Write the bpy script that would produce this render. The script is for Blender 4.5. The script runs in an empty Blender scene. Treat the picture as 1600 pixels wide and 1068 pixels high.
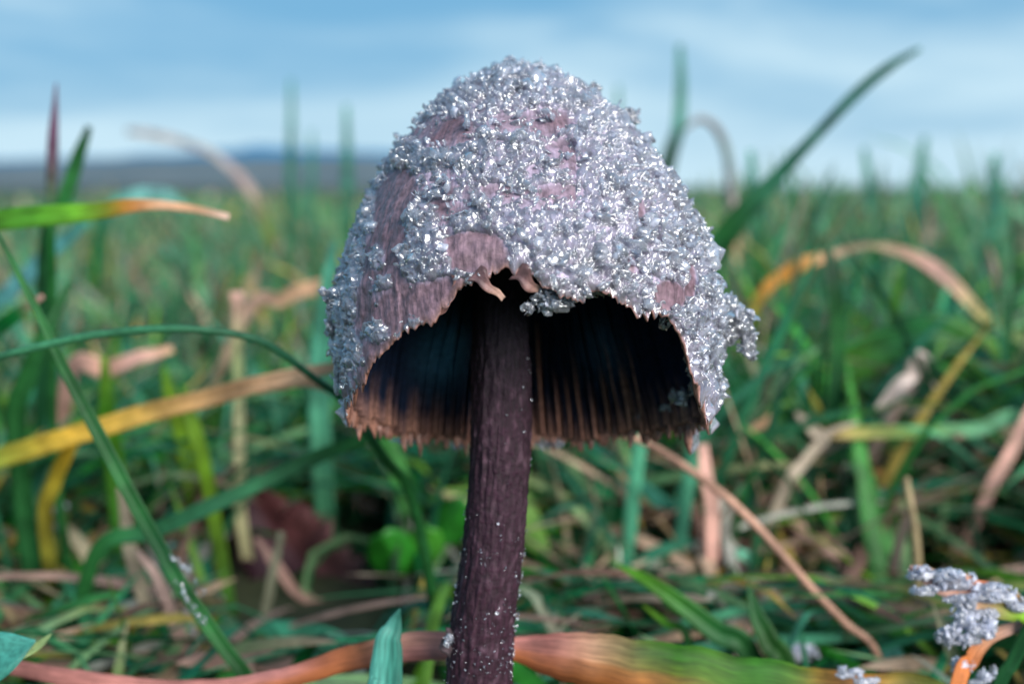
import bpy, math, random
import numpy as np
from mathutils import Vector, Matrix, noise

# ------------------------------------------------------------------ camera, sky, sun
MM = 0.001
CAMH = 48.0                      # camera height in mm
PITCH = math.radians(8.85)
FPX = 1555.0                     # focal length in pixels of the 1600 px wide photograph
FOCUS = 57.0

scene = bpy.context.scene
col = scene.collection
cd = bpy.data.cameras.new('camera')
cam = bpy.data.objects.new('camera', cd)
col.objects.link(cam)
cam.location = (0, 0, CAMH * MM)
cam.rotation_euler = (math.pi / 2 - PITCH, 0, 0)
cd.sensor_width = 36
cd.lens = FPX / 1600 * 36
cd.clip_start = 0.002
cd.clip_end = 9000
cd.dof.use_dof = True
cd.dof.focus_distance = FOCUS * MM
cd.dof.aperture_fstop = 26
cd.dof.aperture_blades = 0
scene.camera = cam

SUN_DIR = Vector((0.50, -0.68, 0.46)).normalized()     # towards the sun
w = bpy.data.worlds.new('World')
scene.world = w
w.use_nodes = True
nt = w.node_tree
nt.nodes.clear()
wo = nt.nodes.new('ShaderNodeOutputWorld')
bg = nt.nodes.new('ShaderNodeBackground')
sky = nt.nodes.new('ShaderNodeTexSky')
sky.sky_type = 'NISHITA'
sky.sun_disc = False
sky.sun_elevation = math.asin(SUN_DIR.z)
sky.sun_rotation = math.atan2(SUN_DIR.x, SUN_DIR.y)
bg.inputs['Strength'].default_value = 0.082
tc = nt.nodes.new('ShaderNodeTexCoord')
mp = nt.nodes.new('ShaderNodeMapping')
mp.inputs['Scale'].default_value = (1.0, 1.0, 3.6)
mp.inputs['Rotation'].default_value = (0.0, 0.10, 0.3)
mp.inputs['Location'].default_value = (6.16, 2.79, 3.5)
n1 = nt.nodes.new('ShaderNodeTexNoise')
n1.inputs['Scale'].default_value = 2.0
n1.inputs['Detail'].default_value = 4.5
n1.inputs['Roughness'].default_value = 0.5
n1.inputs['Distortion'].default_value = 0.4
sep = nt.nodes.new('ShaderNodeSeparateXYZ')
el = nt.nodes.new('ShaderNodeMapRange')       # the cloud sheet thins upwards from the horizon haze
el.inputs['From Min'].default_value = 0.0
el.inputs['From Max'].default_value = 0.22
el.inputs['To Min'].default_value = 0.21
el.inputs['To Max'].default_value = -0.08
add = nt.nodes.new('ShaderNodeMath'); add.operation = 'ADD'
ramp = nt.nodes.new('ShaderNodeValToRGB')
ramp.color_ramp.elements[0].position = 0.38
ramp.color_ramp.elements[0].color = (0.16, 0.16, 0.16, 1)
ramp.color_ramp.elements[1].position = 0.70
ramp.color_ramp.elements[1].color = (1, 1, 1, 1)
ramp.color_ramp.interpolation = 'EASE'
mixb = nt.nodes.new('ShaderNodeMix'); mixb.data_type = 'RGBA'
mixb.inputs['Factor'].default_value = 0.85
mixb.inputs[7].default_value = (0.75, 3.5, 6.3, 1)      # blue between the cloud sheets
mixc = nt.nodes.new('ShaderNodeMix'); mixc.data_type = 'RGBA'
mixc.inputs[7].default_value = (5.5, 7.6, 8.8, 1)         # pale cloud
L = nt.links.new
L(tc.outputs['Generated'], mp.inputs['Vector']); L(mp.outputs[0], n1.inputs['Vector'])
L(tc.outputs['Generated'], sep.inputs[0]); L(sep.outputs['Z'], el.inputs['Value'])
L(n1.outputs['Fac'], add.inputs[0]); L(el.outputs[0], add.inputs[1])
L(add.outputs[0], ramp.inputs[0])
L(sky.outputs[0], mixb.inputs[6])
L(mixb.outputs[2], mixc.inputs[6]); L(ramp.outputs[0], mixc.inputs[0])
L(mixc.outputs[2], bg.inputs['Color']); L(bg.outputs[0], wo.inputs['Surface'])

sl = bpy.data.lights.new('sun', 'SUN')
sl.energy = 4.8
sl.angle = math.radians(44)
sl.color = (1.0, 0.96, 0.9)
so = bpy.data.objects.new('sun', sl)
so.rotation_euler = SUN_DIR.to_track_quat('Z', 'Y').to_euler()
col.objects.link(so)

scene.view_settings.view_transform = 'Standard'
scene.view_settings.look = 'None'
scene.view_settings.exposure = 0.4
scene.view_settings.gamma = 1.0
scene.view_settings.use_curve_mapping = False
scene.render.engine = 'CYCLES'
scene.cycles.max_bounces = 24
scene.cycles.transparent_max_bounces = 48
scene.cycles.transmission_bounces = 24
scene.cycles.glossy_bounces = 6
scene.cycles.diffuse_bounces = 4
scene.cycles.use_denoising = True
scene.cycles.sample_clamp_indirect = 12

rng = random.Random(7)
nr = np.random.default_rng(7)

# ------------------------------------------------------------------ helpers
CP, SP = math.cos(PITCH), math.sin(PITCH)

def P(px, py, d):
    """Point (mm) seen at a pixel of the photograph, d mm in front of the camera along the ground."""
    x = px - 800.0; v = py - 534.0
    ry = FPX * CP - v * SP
    rz = -FPX * SP - v * CP
    k = d / ry
    return Vector((x * k, d, CAMH + rz * k))

def proj(p):
    dx, dy, dz = p[0], p[1], p[2] - CAMH
    f = dy * CP - dz * SP; u = dy * SP + dz * CP
    f = max(f, 1e-6) if not isinstance(f, np.ndarray) else np.maximum(f, 1e-6)
    return 800 + FPX * dx / f, 534 - FPX * u / f, f

def ground_h(x, y):
    """Ground height in mm."""
    r = math.hypot(x, y)
    h = 2.2 * noise.noise(Vector((x * .02, y * .02, 3.1))) + 1.0 * noise.noise(Vector((x * .09, y * .09, 7.7)))
    h *= min(1.0, r / 60)
    a = (x - 240) / 210; b = (y - 520) / 260
    h += 19 * math.exp(-(a * a + b * b))
    h += 14 * noise.noise(Vector((x * .0015, y * .0015, 9))) * max(0, min(1, (y - 300) / 900)) - max(0, min(1, (y - 700) / 1500)) * 12
    return h

def G(px, d, sink=1.5):
    k = d / (FPX * CP)
    x = (px - 800) * k
    return Vector((x, d, ground_h(x, d) - sink))

def tag(o, label=None, cat=None, group=None, kind=None):
    if label: o['label'] = label
    if cat: o['category'] = cat
    if group: o['group'] = group
    if kind: o['kind'] = kind
    return o

def mesh_obj(name, V, F, mat, parent=None, cols=None, uvs=None, smooth=True):
    """V in mm (N,3); F list/array of faces; cols (N,3); uvs (N,2) per vertex."""
    me = bpy.data.meshes.new(name)
    V = np.asarray(V, dtype=np.float32) * MM
    F = [tuple(f) for f in F] if not isinstance(F, np.ndarray) else F
    if isinstance(F, np.ndarray):
        n, k = F.shape
        me.vertices.add(len(V)); me.vertices.foreach_set('co', V.ravel())
        me.loops.add(n * k); me.loops.foreach_set('vertex_index', F.ravel().astype(np.int32))
        me.polygons.add(n)
        me.polygons.foreach_set('loop_start', np.arange(0, n * k, k, dtype=np.int32))
        me.polygons.foreach_set('loop_total', np.full(n, k, dtype=np.int32))
        me.update(calc_edges=True)
    else:
        me.from_pydata(V.tolist(), [], F)
    if smooth:
        me.polygons.foreach_set('use_smooth', np.ones(len(me.polygons), dtype=bool))
    if cols is not None:
        at = me.color_attributes.new('Col', 'FLOAT_COLOR', 'POINT')
        c4 = np.ones((len(V), 4), dtype=np.float32); c4[:, :3] = np.asarray(cols)
        at.data.foreach_set('color', c4.ravel())
    if uvs is not None:
        li = np.empty(len(me.loops), dtype=np.int32); me.loops.foreach_get('vertex_index', li)
        uv = me.uv_layers.new(name='UVMap')
        uv.data.foreach_set('uv', np.asarray(uvs, dtype=np.float32)[li].ravel())
    me.materials.append(mat)
    me.update()
    o = bpy.data.objects.new(name, me)
    col.objects.link(o)
    if parent: o.parent = parent
    return o

def empty(name, loc=(0, 0, 0)):
    o = bpy.data.objects.new(name, None)
    o.empty_display_size = 0.004
    o.location = Vector(loc) * MM
    col.objects.link(o)
    return o

def child_fix(o, parent):
    """parent keeps the mesh where it was built (parents are unrotated)."""
    o.parent = parent
    o.matrix_parent_inverse = Matrix.Translation(-Vector(parent.location))
    return o

def new_mat(name):
    m = bpy.data.materials.new(name); m.use_nodes = True
    m.node_tree.nodes.clear()
    return m, m.node_tree

def N(nt, t, **kw):
    n = nt.nodes.new(t)
    for k, v in kw.items():
        if k.startswith('i_'): n.inputs[k[2:].replace('_', ' ')].default_value = v
        else: setattr(n, k, v)
    return n

# ------------------------------------------------------------------ materials
def blade_material(name, transl=0.3, rough=0.45, streak=0.5, coat=0.05, scale=(14, 0.8)):
    m, t = new_mat(name); L = t.links.new
    out = N(t, 'ShaderNodeOutputMaterial')
    at = N(t, 'ShaderNodeAttribute', attribute_name='Col')
    uv = N(t, 'ShaderNodeUVMap')
    mp = N(t, 'ShaderNodeMapping'); mp.inputs['Scale'].default_value = (scale[0], scale[1], 1)
    n1 = N(t, 'ShaderNodeTexNoise', i_Scale=1.6, i_Detail=4.0, i_Roughness=0.6)
    geo = N(t, 'ShaderNodeNewGeometry')
    n2 = N(t, 'ShaderNodeTexNoise', i_Scale=260.0, i_Detail=3.0)
    L(uv.outputs[0], mp.inputs[0]); L(mp.outputs[0], n1.inputs['Vector'])
    L(geo.outputs['Position'], n2.inputs['Vector'])
    r1 = N(t, 'ShaderNodeMapRange'); r1.inputs['From Min'].default_value = .3; r1.inputs['From Max'].default_value = .7
    r1.inputs['To Min'].default_value = 1 - streak; r1.inputs['To Max'].default_value = 1 + streak
    r2 = N(t, 'ShaderNodeMapRange'); r2.inputs['From Min'].default_value = .3; r2.inputs['From Max'].default_value = .7
    r2.inputs['To Min'].default_value = .55; r2.inputs['To Max'].default_value = 1.4
    L(n1.outputs['Fac'], r1.inputs[0]); L(n2.outputs['Fac'], r2.inputs[0])
    mu = N(t, 'ShaderNodeMath', operation='MULTIPLY'); L(r1.outputs[0], mu.inputs[0]); L(r2.outputs[0], mu.inputs[1])
    mx = N(t, 'ShaderNodeMix', data_type='RGBA', blend_type='MULTIPLY'); mx.inputs[0].default_value = 1
    L(at.outputs['Color'], mx.inputs[6]); L(mu.outputs[0], mx.inputs[7])
    bs = N(t, 'ShaderNodeBsdfPrincipled')
    bs.inputs['Roughness'].default_value = rough
    bs.inputs['Coat Weight'].default_value = coat
    bs.inputs['Coat Roughness'].default_value = 0.28
    bs.inputs['Coat Tint'].default_value = (0.75, 0.95, 1.0, 1)
    bs.inputs['Specular IOR Level'].default_value = .25
    bu = N(t, 'ShaderNodeBump'); bu.inputs['Strength'].default_value = .35; bu.inputs['Distance'].default_value = 0.0001
    L(n1.outputs['Fac'], bu.inputs['Height']); L(bu.outputs[0], bs.inputs['Normal'])
    tr = N(t, 'ShaderNodeBsdfTranslucent')
    L(mx.outputs[2], bs.inputs['Base Color']); L(mx.outputs[2], tr.inputs['Color'])
    ms = N(t, 'ShaderNodeMixShader'); ms.inputs[0].default_value = transl
    L(bs.outputs[0], ms.inputs[1]); L(tr.outputs[0], ms.inputs[2]); L(ms.outputs[0], out.inputs['Surface'])
    return m

M_BLADE = blade_material('grass_blade_green', transl=.42)
M_DEAD = blade_material('dry_leaf', transl=0.22, rough=0.6, coat=0.0, streak=.5, scale=(12, .7))
M_BROAD = blade_material('broad_leaf', transl=0.2, rough=0.42, coat=.35, streak=.35, scale=(6, 5))

def soil_material(name, c1, c2, sc, bump=True):
    m, t = new_mat(name); L = t.links.new
    out = N(t, 'ShaderNodeOutputMaterial'); bs = N(t, 'ShaderNodeBsdfPrincipled')
    geo = N(t, 'ShaderNodeNewGeometry')
    n1 = N(t, 'ShaderNodeTexNoise', i_Scale=sc, i_Detail=8.0, i_Roughness=0.65)
    rp = N(t, 'ShaderNodeValToRGB')
    rp.color_ramp.elements[0].position = .35; rp.color_ramp.elements[0].color = (*c1, 1)
    rp.color_ramp.elements[1].position = .65; rp.color_ramp.elements[1].color = (*c2, 1)
    L(geo.outputs['Position'], n1.inputs['Vector']); L(n1.outputs['Fac'], rp.inputs[0])
    L(rp.outputs[0], bs.inputs['Base Color']); bs.inputs['Roughness'].default_value = .85
    if bump:
        bu = N(t, 'ShaderNodeBump'); bu.inputs['Strength'].default_value = .8; bu.inputs['Distance'].default_value = .001
        L(n1.outputs['Fac'], bu.inputs['Height']); L(bu.outputs[0], bs.inputs['Normal'])
    L(bs.outputs[0], out.inputs['Surface'])
    return m
M_SOIL = soil_material('ground_soil', (0.015, 0.02, 0.008), (0.05, 0.055, 0.02), 120)
M_HILL = soil_material('hill_field', (0.055, 0.085, 0.10), (0.11, 0.13, 0.14), 0.02, False)  # bluish distance haze mixed into the field colour
M_WOOD = soil_material('far_woodland', (0.015, 0.11, 0.22), (0.02, 0.17, 0.32), 0.05, False)  # blue of distance haze painted into the trees

def ice_material(name, rough=0.0, milk_=.6, milk0=.14, thin_=.92):
    m, t = new_mat(name); L = t.links.new
    out = N(t, 'ShaderNodeOutputMaterial')
    geo = N(t, 'ShaderNodeNewGeometry')
    ns = N(t, 'ShaderNodeTexNoise', i_Scale=1300.0, i_Detail=3.0)     # milky air inclusions
    L(geo.outputs['Position'], ns.inputs['Vector'])
    bu = N(t, 'ShaderNodeBump'); bu.inputs['Strength'].default_value = .15; bu.inputs['Distance'].default_value = .0001
    L(ns.outputs['Fac'], bu.inputs['Height'])
    gl = N(t, 'ShaderNodeBsdfGlass'); gl.inputs['IOR'].default_value = 1.31
    gl.inputs['Roughness'].default_value = rough; gl.inputs['Color'].default_value = (.98, .99, 1, 1)
    tp = N(t, 'ShaderNodeBsdfTransparent'); tp.inputs['Color'].default_value = (.985, .99, 1, 1)
    gs = N(t, 'ShaderNodeBsdfGlossy'); gs.inputs['Roughness'].default_value = .03; gs.inputs['Color'].default_value = (1, 1, 1, 1)
    L(bu.outputs[0], gl.inputs['Normal']); L(bu.outputs[0], gs.inputs['Normal'])
    fr = N(t, 'ShaderNodeFresnel'); fr.inputs['IOR'].default_value = 2.2
    L(bu.outputs[0], fr.inputs['Normal'])
    thin = N(t, 'ShaderNodeMixShader'); L(fr.outputs[0], thin.inputs[0]); L(tp.outputs[0], thin.inputs[1]); L(gs.outputs[0], thin.inputs[2])
    clear = N(t, 'ShaderNodeMixShader'); clear.inputs[0].default_value = thin_
    L(gl.outputs[0], clear.inputs[1]); L(thin.outputs[0], clear.inputs[2])
    df = N(t, 'ShaderNodeBsdfDiffuse'); df.inputs['Color'].default_value = (.86, .88, 1.0, 1)
    tl = N(t, 'ShaderNodeBsdfTranslucent'); tl.inputs['Color'].default_value = (.84, .86, 1.0, 1)
    milk = N(t, 'ShaderNodeMixShader'); milk.inputs[0].default_value = .5
    L(df.outputs[0], milk.inputs[1]); L(tl.outputs[0], milk.inputs[2])
    mr = N(t, 'ShaderNodeMapRange'); mr.inputs['From Min'].default_value = .42; mr.inputs['From Max'].default_value = .68
    mr.inputs['To Min'].default_value = 0; mr.inputs['To Max'].default_value = 1
    L(ns.outputs['Fac'], mr.inputs[0])
    isl = N(t, 'ShaderNodeMath', operation='POWER'); isl.inputs[1].default_value = 2.2
    L(geo.outputs['Random Per Island'], isl.inputs[0])
    mu = N(t, 'ShaderNodeMath', operation='MULTIPLY_ADD'); mu.inputs[1].default_value = milk_; mu.inputs[2].default_value = milk0
    m2 = N(t, 'ShaderNodeMath', operation='MULTIPLY'); L(isl.outputs[0], m2.inputs[0]); L(mr.outputs[0], m2.inputs[1])
    L(m2.outputs[0], mu.inputs[0])
    ms = N(t, 'ShaderNodeMixShader'); L(mu.outputs[0], ms.inputs[0])
    L(clear.outputs[0], ms.inputs[1]); L(milk.outputs[0], ms.inputs[2])
    L(ms.outputs[0], out.inputs['Surface'])
    return m
M_CLEAR = ice_material('clear_lump_ice', milk_=.7, milk0=.3, thin_=.75)
M_ICE = ice_material('frost_ice')

def fungus_material(name, streak_scale, rough=.55, coat=.3, bump=.6, bscale=1.0):
    """colour from the attribute, fibres running along v"""
    m, t = new_mat(name); L = t.links.new
    out = N(t, 'ShaderNodeOutputMaterial'); bs = N(t, 'ShaderNodeBsdfPrincipled')
    at = N(t, 'ShaderNodeAttribute', attribute_name='Col')
    uv = N(t, 'ShaderNodeUVMap'); mp = N(t, 'ShaderNodeMapping')
    mp.inputs['Scale'].default_value = (streak_scale[0], streak_scale[1], 1)
    n1 = N(t, 'ShaderNodeTexNoise', i_Scale=1.0, i_Detail=5.0, i_Roughness=.65, i_Distortion=.3)
    L(uv.outputs[0], mp.inputs[0]); L(mp.outputs[0], n1.inputs['Vector'])
    geo = N(t, 'ShaderNodeNewGeometry')
    n2 = N(t, 'ShaderNodeTexNoise', i_Scale=2600.0 * bscale, i_Detail=4.0)
    L(geo.outputs['Position'], n2.inputs['Vector'])
    r1 = N(t, 'ShaderNodeMapRange'); r1.inputs['From Min'].default_value = .32; r1.inputs['From Max'].default_value = .68
    r1.inputs['To Min'].default_value = .62; r1.inputs['To Max'].default_value = 1.32
    r2 = N(t, 'ShaderNodeMapRange'); r2.inputs['From Min'].default_value = .3; r2.inputs['From Max'].default_value = .7
    r2.inputs['To Min'].default_value = .6; r2.inputs['To Max'].default_value = 1.35
    L(n1.outputs['Fac'], r1.inputs[0]); L(n2.outputs['Fac'], r2.inputs[0])
    mu = N(t, 'ShaderNodeMath', operation='MULTIPLY'); L(r1.outputs[0], mu.inputs[0]); L(r2.outputs[0], mu.inputs[1])
    mx = N(t, 'ShaderNodeMix', data_type='RGBA', blend_type='MULTIPLY'); mx.inputs[0].default_value = 1
    L(at.outputs['Color'], mx.inputs[6]); L(mu.outputs[0], mx.inputs[7])
    L(mx.outputs[2], bs.inputs['Base Color'])
    bs.inputs['Roughness'].default_value = rough
    bs.inputs['Specular IOR Level'].default_value = .3
    bs.inputs['Coat Weight'].default_value = coat; bs.inputs['Coat Roughness'].default_value = .25
    ad = N(t, 'ShaderNodeMath', operation='ADD'); L(n1.outputs['Fac'], ad.inputs[0]); L(n2.outputs['Fac'], ad.inputs[1])
    bu = N(t, 'ShaderNodeBump'); bu.inputs['Strength'].default_value = bump; bu.inputs['Distance'].default_value = .00015
    L(ad.outputs[0], bu.inputs['Height']); L(bu.outputs[0], bs.inputs['Normal'])
    L(bs.outputs[0], out.inputs['Surface'])
    return m
M_CAP = fungus_material('mushroom_cap_skin', (260, 14), coat=.25)
M_STEM = fungus_material('mushroom_stem_fibres', (60, 22), rough=.7, coat=.0, bump=.9)
M_GILL = fungus_material('mushroom_gill', (6, 10), rough=.75, coat=.0)

# ------------------------------------------------------------------ ground, hills
def build_ground():
    radii = [0.0] + [6 * 1.13 ** i for i in range(112)]
    radii = [r for r in radii if r < 4.5e6] + [4.5e6]
    nseg = 128
    V, F = [(0, 0, ground_h(0, 0))], []
    for r in radii[1:]:
        for k in range(nseg):
            a = 2 * math.pi * k / nseg
            x, y = r * math.cos(a), r * math.sin(a)
            V.append((x, y, ground_h(x, y)))
    for k in range(nseg): F.append((0, 1 + k, 1 + (k + 1) % nseg))
    for i in range(len(radii) - 2):
        b = 1 + i * nseg
        for k in range(nseg):
            k2 = (k + 1) % nseg
            F.append((b + k, b + nseg + k, b + nseg + k2, b + k2))
    o = mesh_obj('ground', V, F, M_SOIL)
    tag(o, kind='structure', label='dark soil of the meadow under the grass')
build_ground()

def ridge(name, label, mat, dist, depth, prof, rough, zbase=-4000):
    """a long hill: prof maps azimuth pixel -> top pixel; real distances in mm"""
    V, F = [], []
    xs = np.linspace(prof[0][0], prof[-1][0], 90)
    rows = 8
    for i, x in enumerate(xs):
        top = np.interp(x, [p[0] for p in prof], [p[1] for p in prof])
        pt = P(x, top, dist)
        h = pt.z + rough * noise.noise(Vector((x * .02, 1, 2))) + rough * .5 * noise.noise(Vector((x * .11, 1, 2)))
        for j in range(rows + 1):
            s = j / rows
            y = dist - depth + depth * 2 * s
            z = zbase + max(0, (h - zbase)) * math.sin(math.pi * s) ** .8
            V.append((pt.x * y / dist, y, z))
    for i in range(len(xs) - 1):
        for j in range(rows):
            a = i * (rows + 1) + j
            F.append((a, a + rows + 1, a + rows + 2, a + 1))
    return tag(mesh_obj(name, V, F, mat), kind='structure', label=label)
ridge('hill', 'blue grey ploughed hillside along the horizon', M_HILL, 900e3, 420e3,
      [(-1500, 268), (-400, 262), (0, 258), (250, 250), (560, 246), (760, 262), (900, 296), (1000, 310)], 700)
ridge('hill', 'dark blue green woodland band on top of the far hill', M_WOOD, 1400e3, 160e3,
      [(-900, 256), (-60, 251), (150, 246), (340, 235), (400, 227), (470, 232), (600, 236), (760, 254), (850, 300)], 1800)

# ------------------------------------------------------------------ ribbons and tubes
def catmull(pts, n):
    """pts: (k, m) array -> n samples"""
    pts = np.asarray(pts, float); k = len(pts)
    if k == 2:
        s = np.linspace(0, 1, n)[:, None]; return pts[0] * (1 - s) + pts[1] * s
    ext = np.vstack([2 * pts[0] - pts[1], pts, 2 * pts[-1] - pts[-2]])
    out = []
    for u in np.linspace(0, k - 1 - 1e-6, n):
        i = int(u); f = u - i
        p0, p1, p2, p3 = ext[i:i + 4]
        out.append(.5 * (2 * p1 + (p2 - p0) * f + (2 * p0 - 5 * p1 + 4 * p2 - p3) * f * f + (3 * p1 - p0 - 3 * p2 + p3) * f ** 3))
    return np.array(out)

def strip(name, pts, widths, cols, mat, parent=None, fold=.25, twist=0., thick=.07, tube=False, cols2=None,
          n=None, face=None, wob=0.02, ragged=0.0, seed=0):
    """pts mm vectors, widths mm, cols rgb per point; leaf-like closed ribbon with a folded midrib, or a round stalk."""
    k = len(pts)
    n = n or max(16, 7 * k)
    C2 = cols2 if cols2 is not None else cols
    D = np.array([[*p, wd, *c, *c2] for p, wd, c, c2 in zip(pts, widths, cols, C2)])
    S = catmull(D, n)
    pos = S[:, :3]; wd = np.maximum(S[:, 3], .02); c1 = np.clip(S[:, 4:7], 0, 1); c2 = np.clip(S[:, 7:10], 0, 1)
    for i in range(n):
        pos[i] += np.array([noise.noise(Vector((i * .21, seed * 3.1, q * 5.0))) for q in range(3)]) * wob * 3 * wd[i]
    tan = np.gradient(pos, axis=0); tan /= np.linalg.norm(tan, axis=1)[:, None] + 1e-9
    length = np.concatenate([[0], np.cumsum(np.linalg.norm(np.diff(pos, axis=0), axis=1))])
    V, C, U, F = [], [], [], []
    if tube: us = None; ring = 8
    else:
        us = [-1, -.55, -.08, .08, .55, 1]; ring = 12
    fv = np.array(face if face is not None else (0, -1, .25), float); fv /= np.linalg.norm(fv)
    for i in range(n):
        t = tan[i]; side = np.cross(t, fv)
        if np.linalg.norm(side) < 1e-3: side = np.cross(t, (1, 0, 0))
        side /= np.linalg.norm(side); nrm = np.cross(side, t)
        tw = twist if not callable(twist) else twist(i / (n - 1))
        ca, sa = math.cos(tw), math.sin(tw)
        s2 = side * ca + nrm * sa; n2 = -side * sa + nrm * ca
        hw = wd[i] / 2
        if tube:
            for q in range(ring):
                a = 2 * math.pi * q / ring
                V.append(pos[i] + hw * (math.cos(a) * s2 + math.sin(a) * n2))
                C.append(c1[i] * (1.0)); U.append((q / ring, length[i]))
        else:
            rl = 1 + ragged * noise.noise(Vector((length[i] * 1.3, seed, 0))); rr = 1 + ragged * noise.noise(Vector((length[i] * 1.3, seed, 9)))
            for layer in (0, 1):
                for u in (us if layer == 0 else us[::-1]):
                    uu = u * (rl if u < 0 else rr)
                    f = fold * abs(uu) * hw * (1 if fold >= 0 else 1)
                    off = (1 - layer) * thick * (1 - .75 * abs(u))
                    ridge_ = -.12 * hw if abs(u) < .1 else 0
                    V.append(pos[i] + s2 * uu * hw + n2 * (f + off + ridge_))
                    mixu = min(1, max(0, u * 3 + .5))
                    cc = c1[i] * (1 - mixu) + c2[i] * mixu
                    if abs(u) < .1: cc = cc * 1.12
                    C.append(cc); U.append((u * .5 + .5, length[i] * .25))
    for i in range(n - 1):
        for q in range(ring):
            q2 = (q + 1) % ring
            a = i * ring
            F.append((a + q, a + q2, a + ring + q2, a + ring + q))
    F.append(tuple(range(ring))[::-1]); F.append(tuple((n - 1) * ring + q for q in range(ring)))
    o = mesh_obj(name, V, F, mat, None, C, U)
    if parent is not None: child_fix(o, parent)
    return o

# colours (linear albedo)
g = (.025, .14, .035); gb = (.08, .26, .02); dk = (.012, .075, .025); te = (.06, .27, .19); lt = (.16, .42, .22)
yl = (.60, .38, .03); og = (.62, .28, .06); tn = (.60, .36, .22); pk = (.62, .36, .30); br = (.16, .08, .05)
rs = (.38, .12, .05); ol = (.14, .20, .03); pu = (.16, .08, .13); gy = (.30, .28, .28); yg = (.20, .36, .03)

def pts_of(lst):
    out = []
    for p in lst:
        if p[0] == 'g': out.append(G(p[1], p[2]))
        else: out.append(P(*p))
    return out

def widths_of(lst, wpx):
    out = []
    for p, wp in zip(lst, wpx):
        d = p[2]
        out.append(wp * d / FPX)
    return out

def blade(label, cat, lst, wpx, cols, name='grass_shoot', mat=None, group=None, dscale=1.0, **kw):
    if dscale != 1: lst = [(*p[:-1], p[-1] * dscale) for p in lst]; wpx = [q * (.85 if dscale > 1 else 1) for q in wpx]
    o = strip(name, pts_of(lst), widths_of(lst, wpx), cols, mat or M_BLADE, seed=len(bpy.data.objects), **kw)
    base = min(pts_of(lst), key=lambda p: p.z) * MM      # origin at its base
    o.data.transform(Matrix.Translation(-base)); o.location = base
    tag(o, label, cat, group)
    return o

BG = 'grass blades standing round the mushroom'
# ------------------------------------------------------------------ ice crystal library
def convex(points):
    import bmesh
    bm = bmesh.new()
    for p in points: bm.verts.new(p)
    r = bmesh.ops.convex_hull(bm, input=bm.verts)
    bad = [v for v in bm.verts if not v.link_faces]
    if bad: bmesh.ops.delete(bm, geom=bad, context='VERTS')
    bmesh.ops.triangulate(bm, faces=bm.faces[:])
    bmesh.ops.recalc_face_normals(bm, faces=bm.faces[:])
    bm.verts.index_update()
    V = np.array([v.co[:] for v in bm.verts]); F = np.array([[v.index for v in f.verts] for f in bm.faces])
    bm.free(); return V, F

def curled(seed):
    """small bent ice flake with thickness"""
    r = random.Random(seed); nx, ny = 4, 3
    V = []; F = []
    bend = r.uniform(.4, 1.9); w_ = r.uniform(.35, .9); th = r.uniform(.05, .12)
    for lay in (0, 1):
        for i in range(nx):
            for j in range(ny):
                a = (i / (nx - 1) - .5) * 2 * bend; u = (j / (ny - 1) - .5) * 2 * w_
                rad = 1 / bend if bend > .3 else 3
                rr = rad + (th if lay else -th)
                V.append((rr * math.sin(a) + r.uniform(-.12, .12), u * (1 - .3 * abs(a)) + r.uniform(-.14, .14), rr * math.cos(a) - rad + r.uniform(-.1, .1)))
    idx = lambda l, i, j: l * nx * ny + i * ny + j
    for i in range(nx - 1):
        for j in range(ny - 1):
            F.append((idx(1, i, j), idx(1, i + 1, j), idx(1, i + 1, j + 1), idx(1, i, j + 1)))
            F.append((idx(0, i, j), idx(0, i, j + 1), idx(0, i + 1, j + 1), idx(0, i + 1, j)))
    for i in range(nx - 1):
        F.append((idx(0, i, 0), idx(0, i + 1, 0), idx(1, i + 1, 0), idx(1, i, 0)))
        F.append((idx(0, i, ny - 1), idx(1, i, ny - 1), idx(1, i + 1, ny - 1), idx(0, i + 1, ny - 1)))
    for j in range(ny - 1):
        F.append((idx(0, 0, j), idx(1, 0, j), idx(1, 0, j + 1), idx(0, 0, j + 1)))
        F.append((idx(0, nx - 1, j), idx(0, nx - 1, j + 1), idx(1, nx - 1, j + 1), idx(1, nx - 1, j)))
    T = []
    for f in F: T += [(f[0], f[1], f[2]), (f[0], f[2], f[3])]
    return np.array(V), np.array(T)

SHARDS = []
for s in range(18):
    r = random.Random(100 + s)
    pts = []
    sc = (1.1, r.uniform(.45, .85), r.uniform(.10, .28))
    for _ in range(r.randint(8, 13)):
        v = Vector((r.gauss(0, 1), r.gauss(0, 1), r.gauss(0, 1))).normalized() * r.uniform(.85, 1.1)
        pts.append((v.x * sc[0], v.y * sc[1], v.z * sc[2]))
    SHARDS.append(convex(pts))
for s in range(22): SHARDS.append(curled(s))

def rand_rot():
    q = nr.normal(size=4); q /= np.linalg.norm(q)
    w_, x, y, z = q
    return np.array([[1 - 2 * (y * y + z * z), 2 * (x * y - z * w_), 2 * (x * z + y * w_)],
                     [2 * (x * y + z * w_), 1 - 2 * (x * x + z * z), 2 * (y * z - x * w_)],
                     [2 * (x * z - y * w_), 2 * (y * z + x * w_), 1 - 2 * (x * x + y * y)]])

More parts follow.
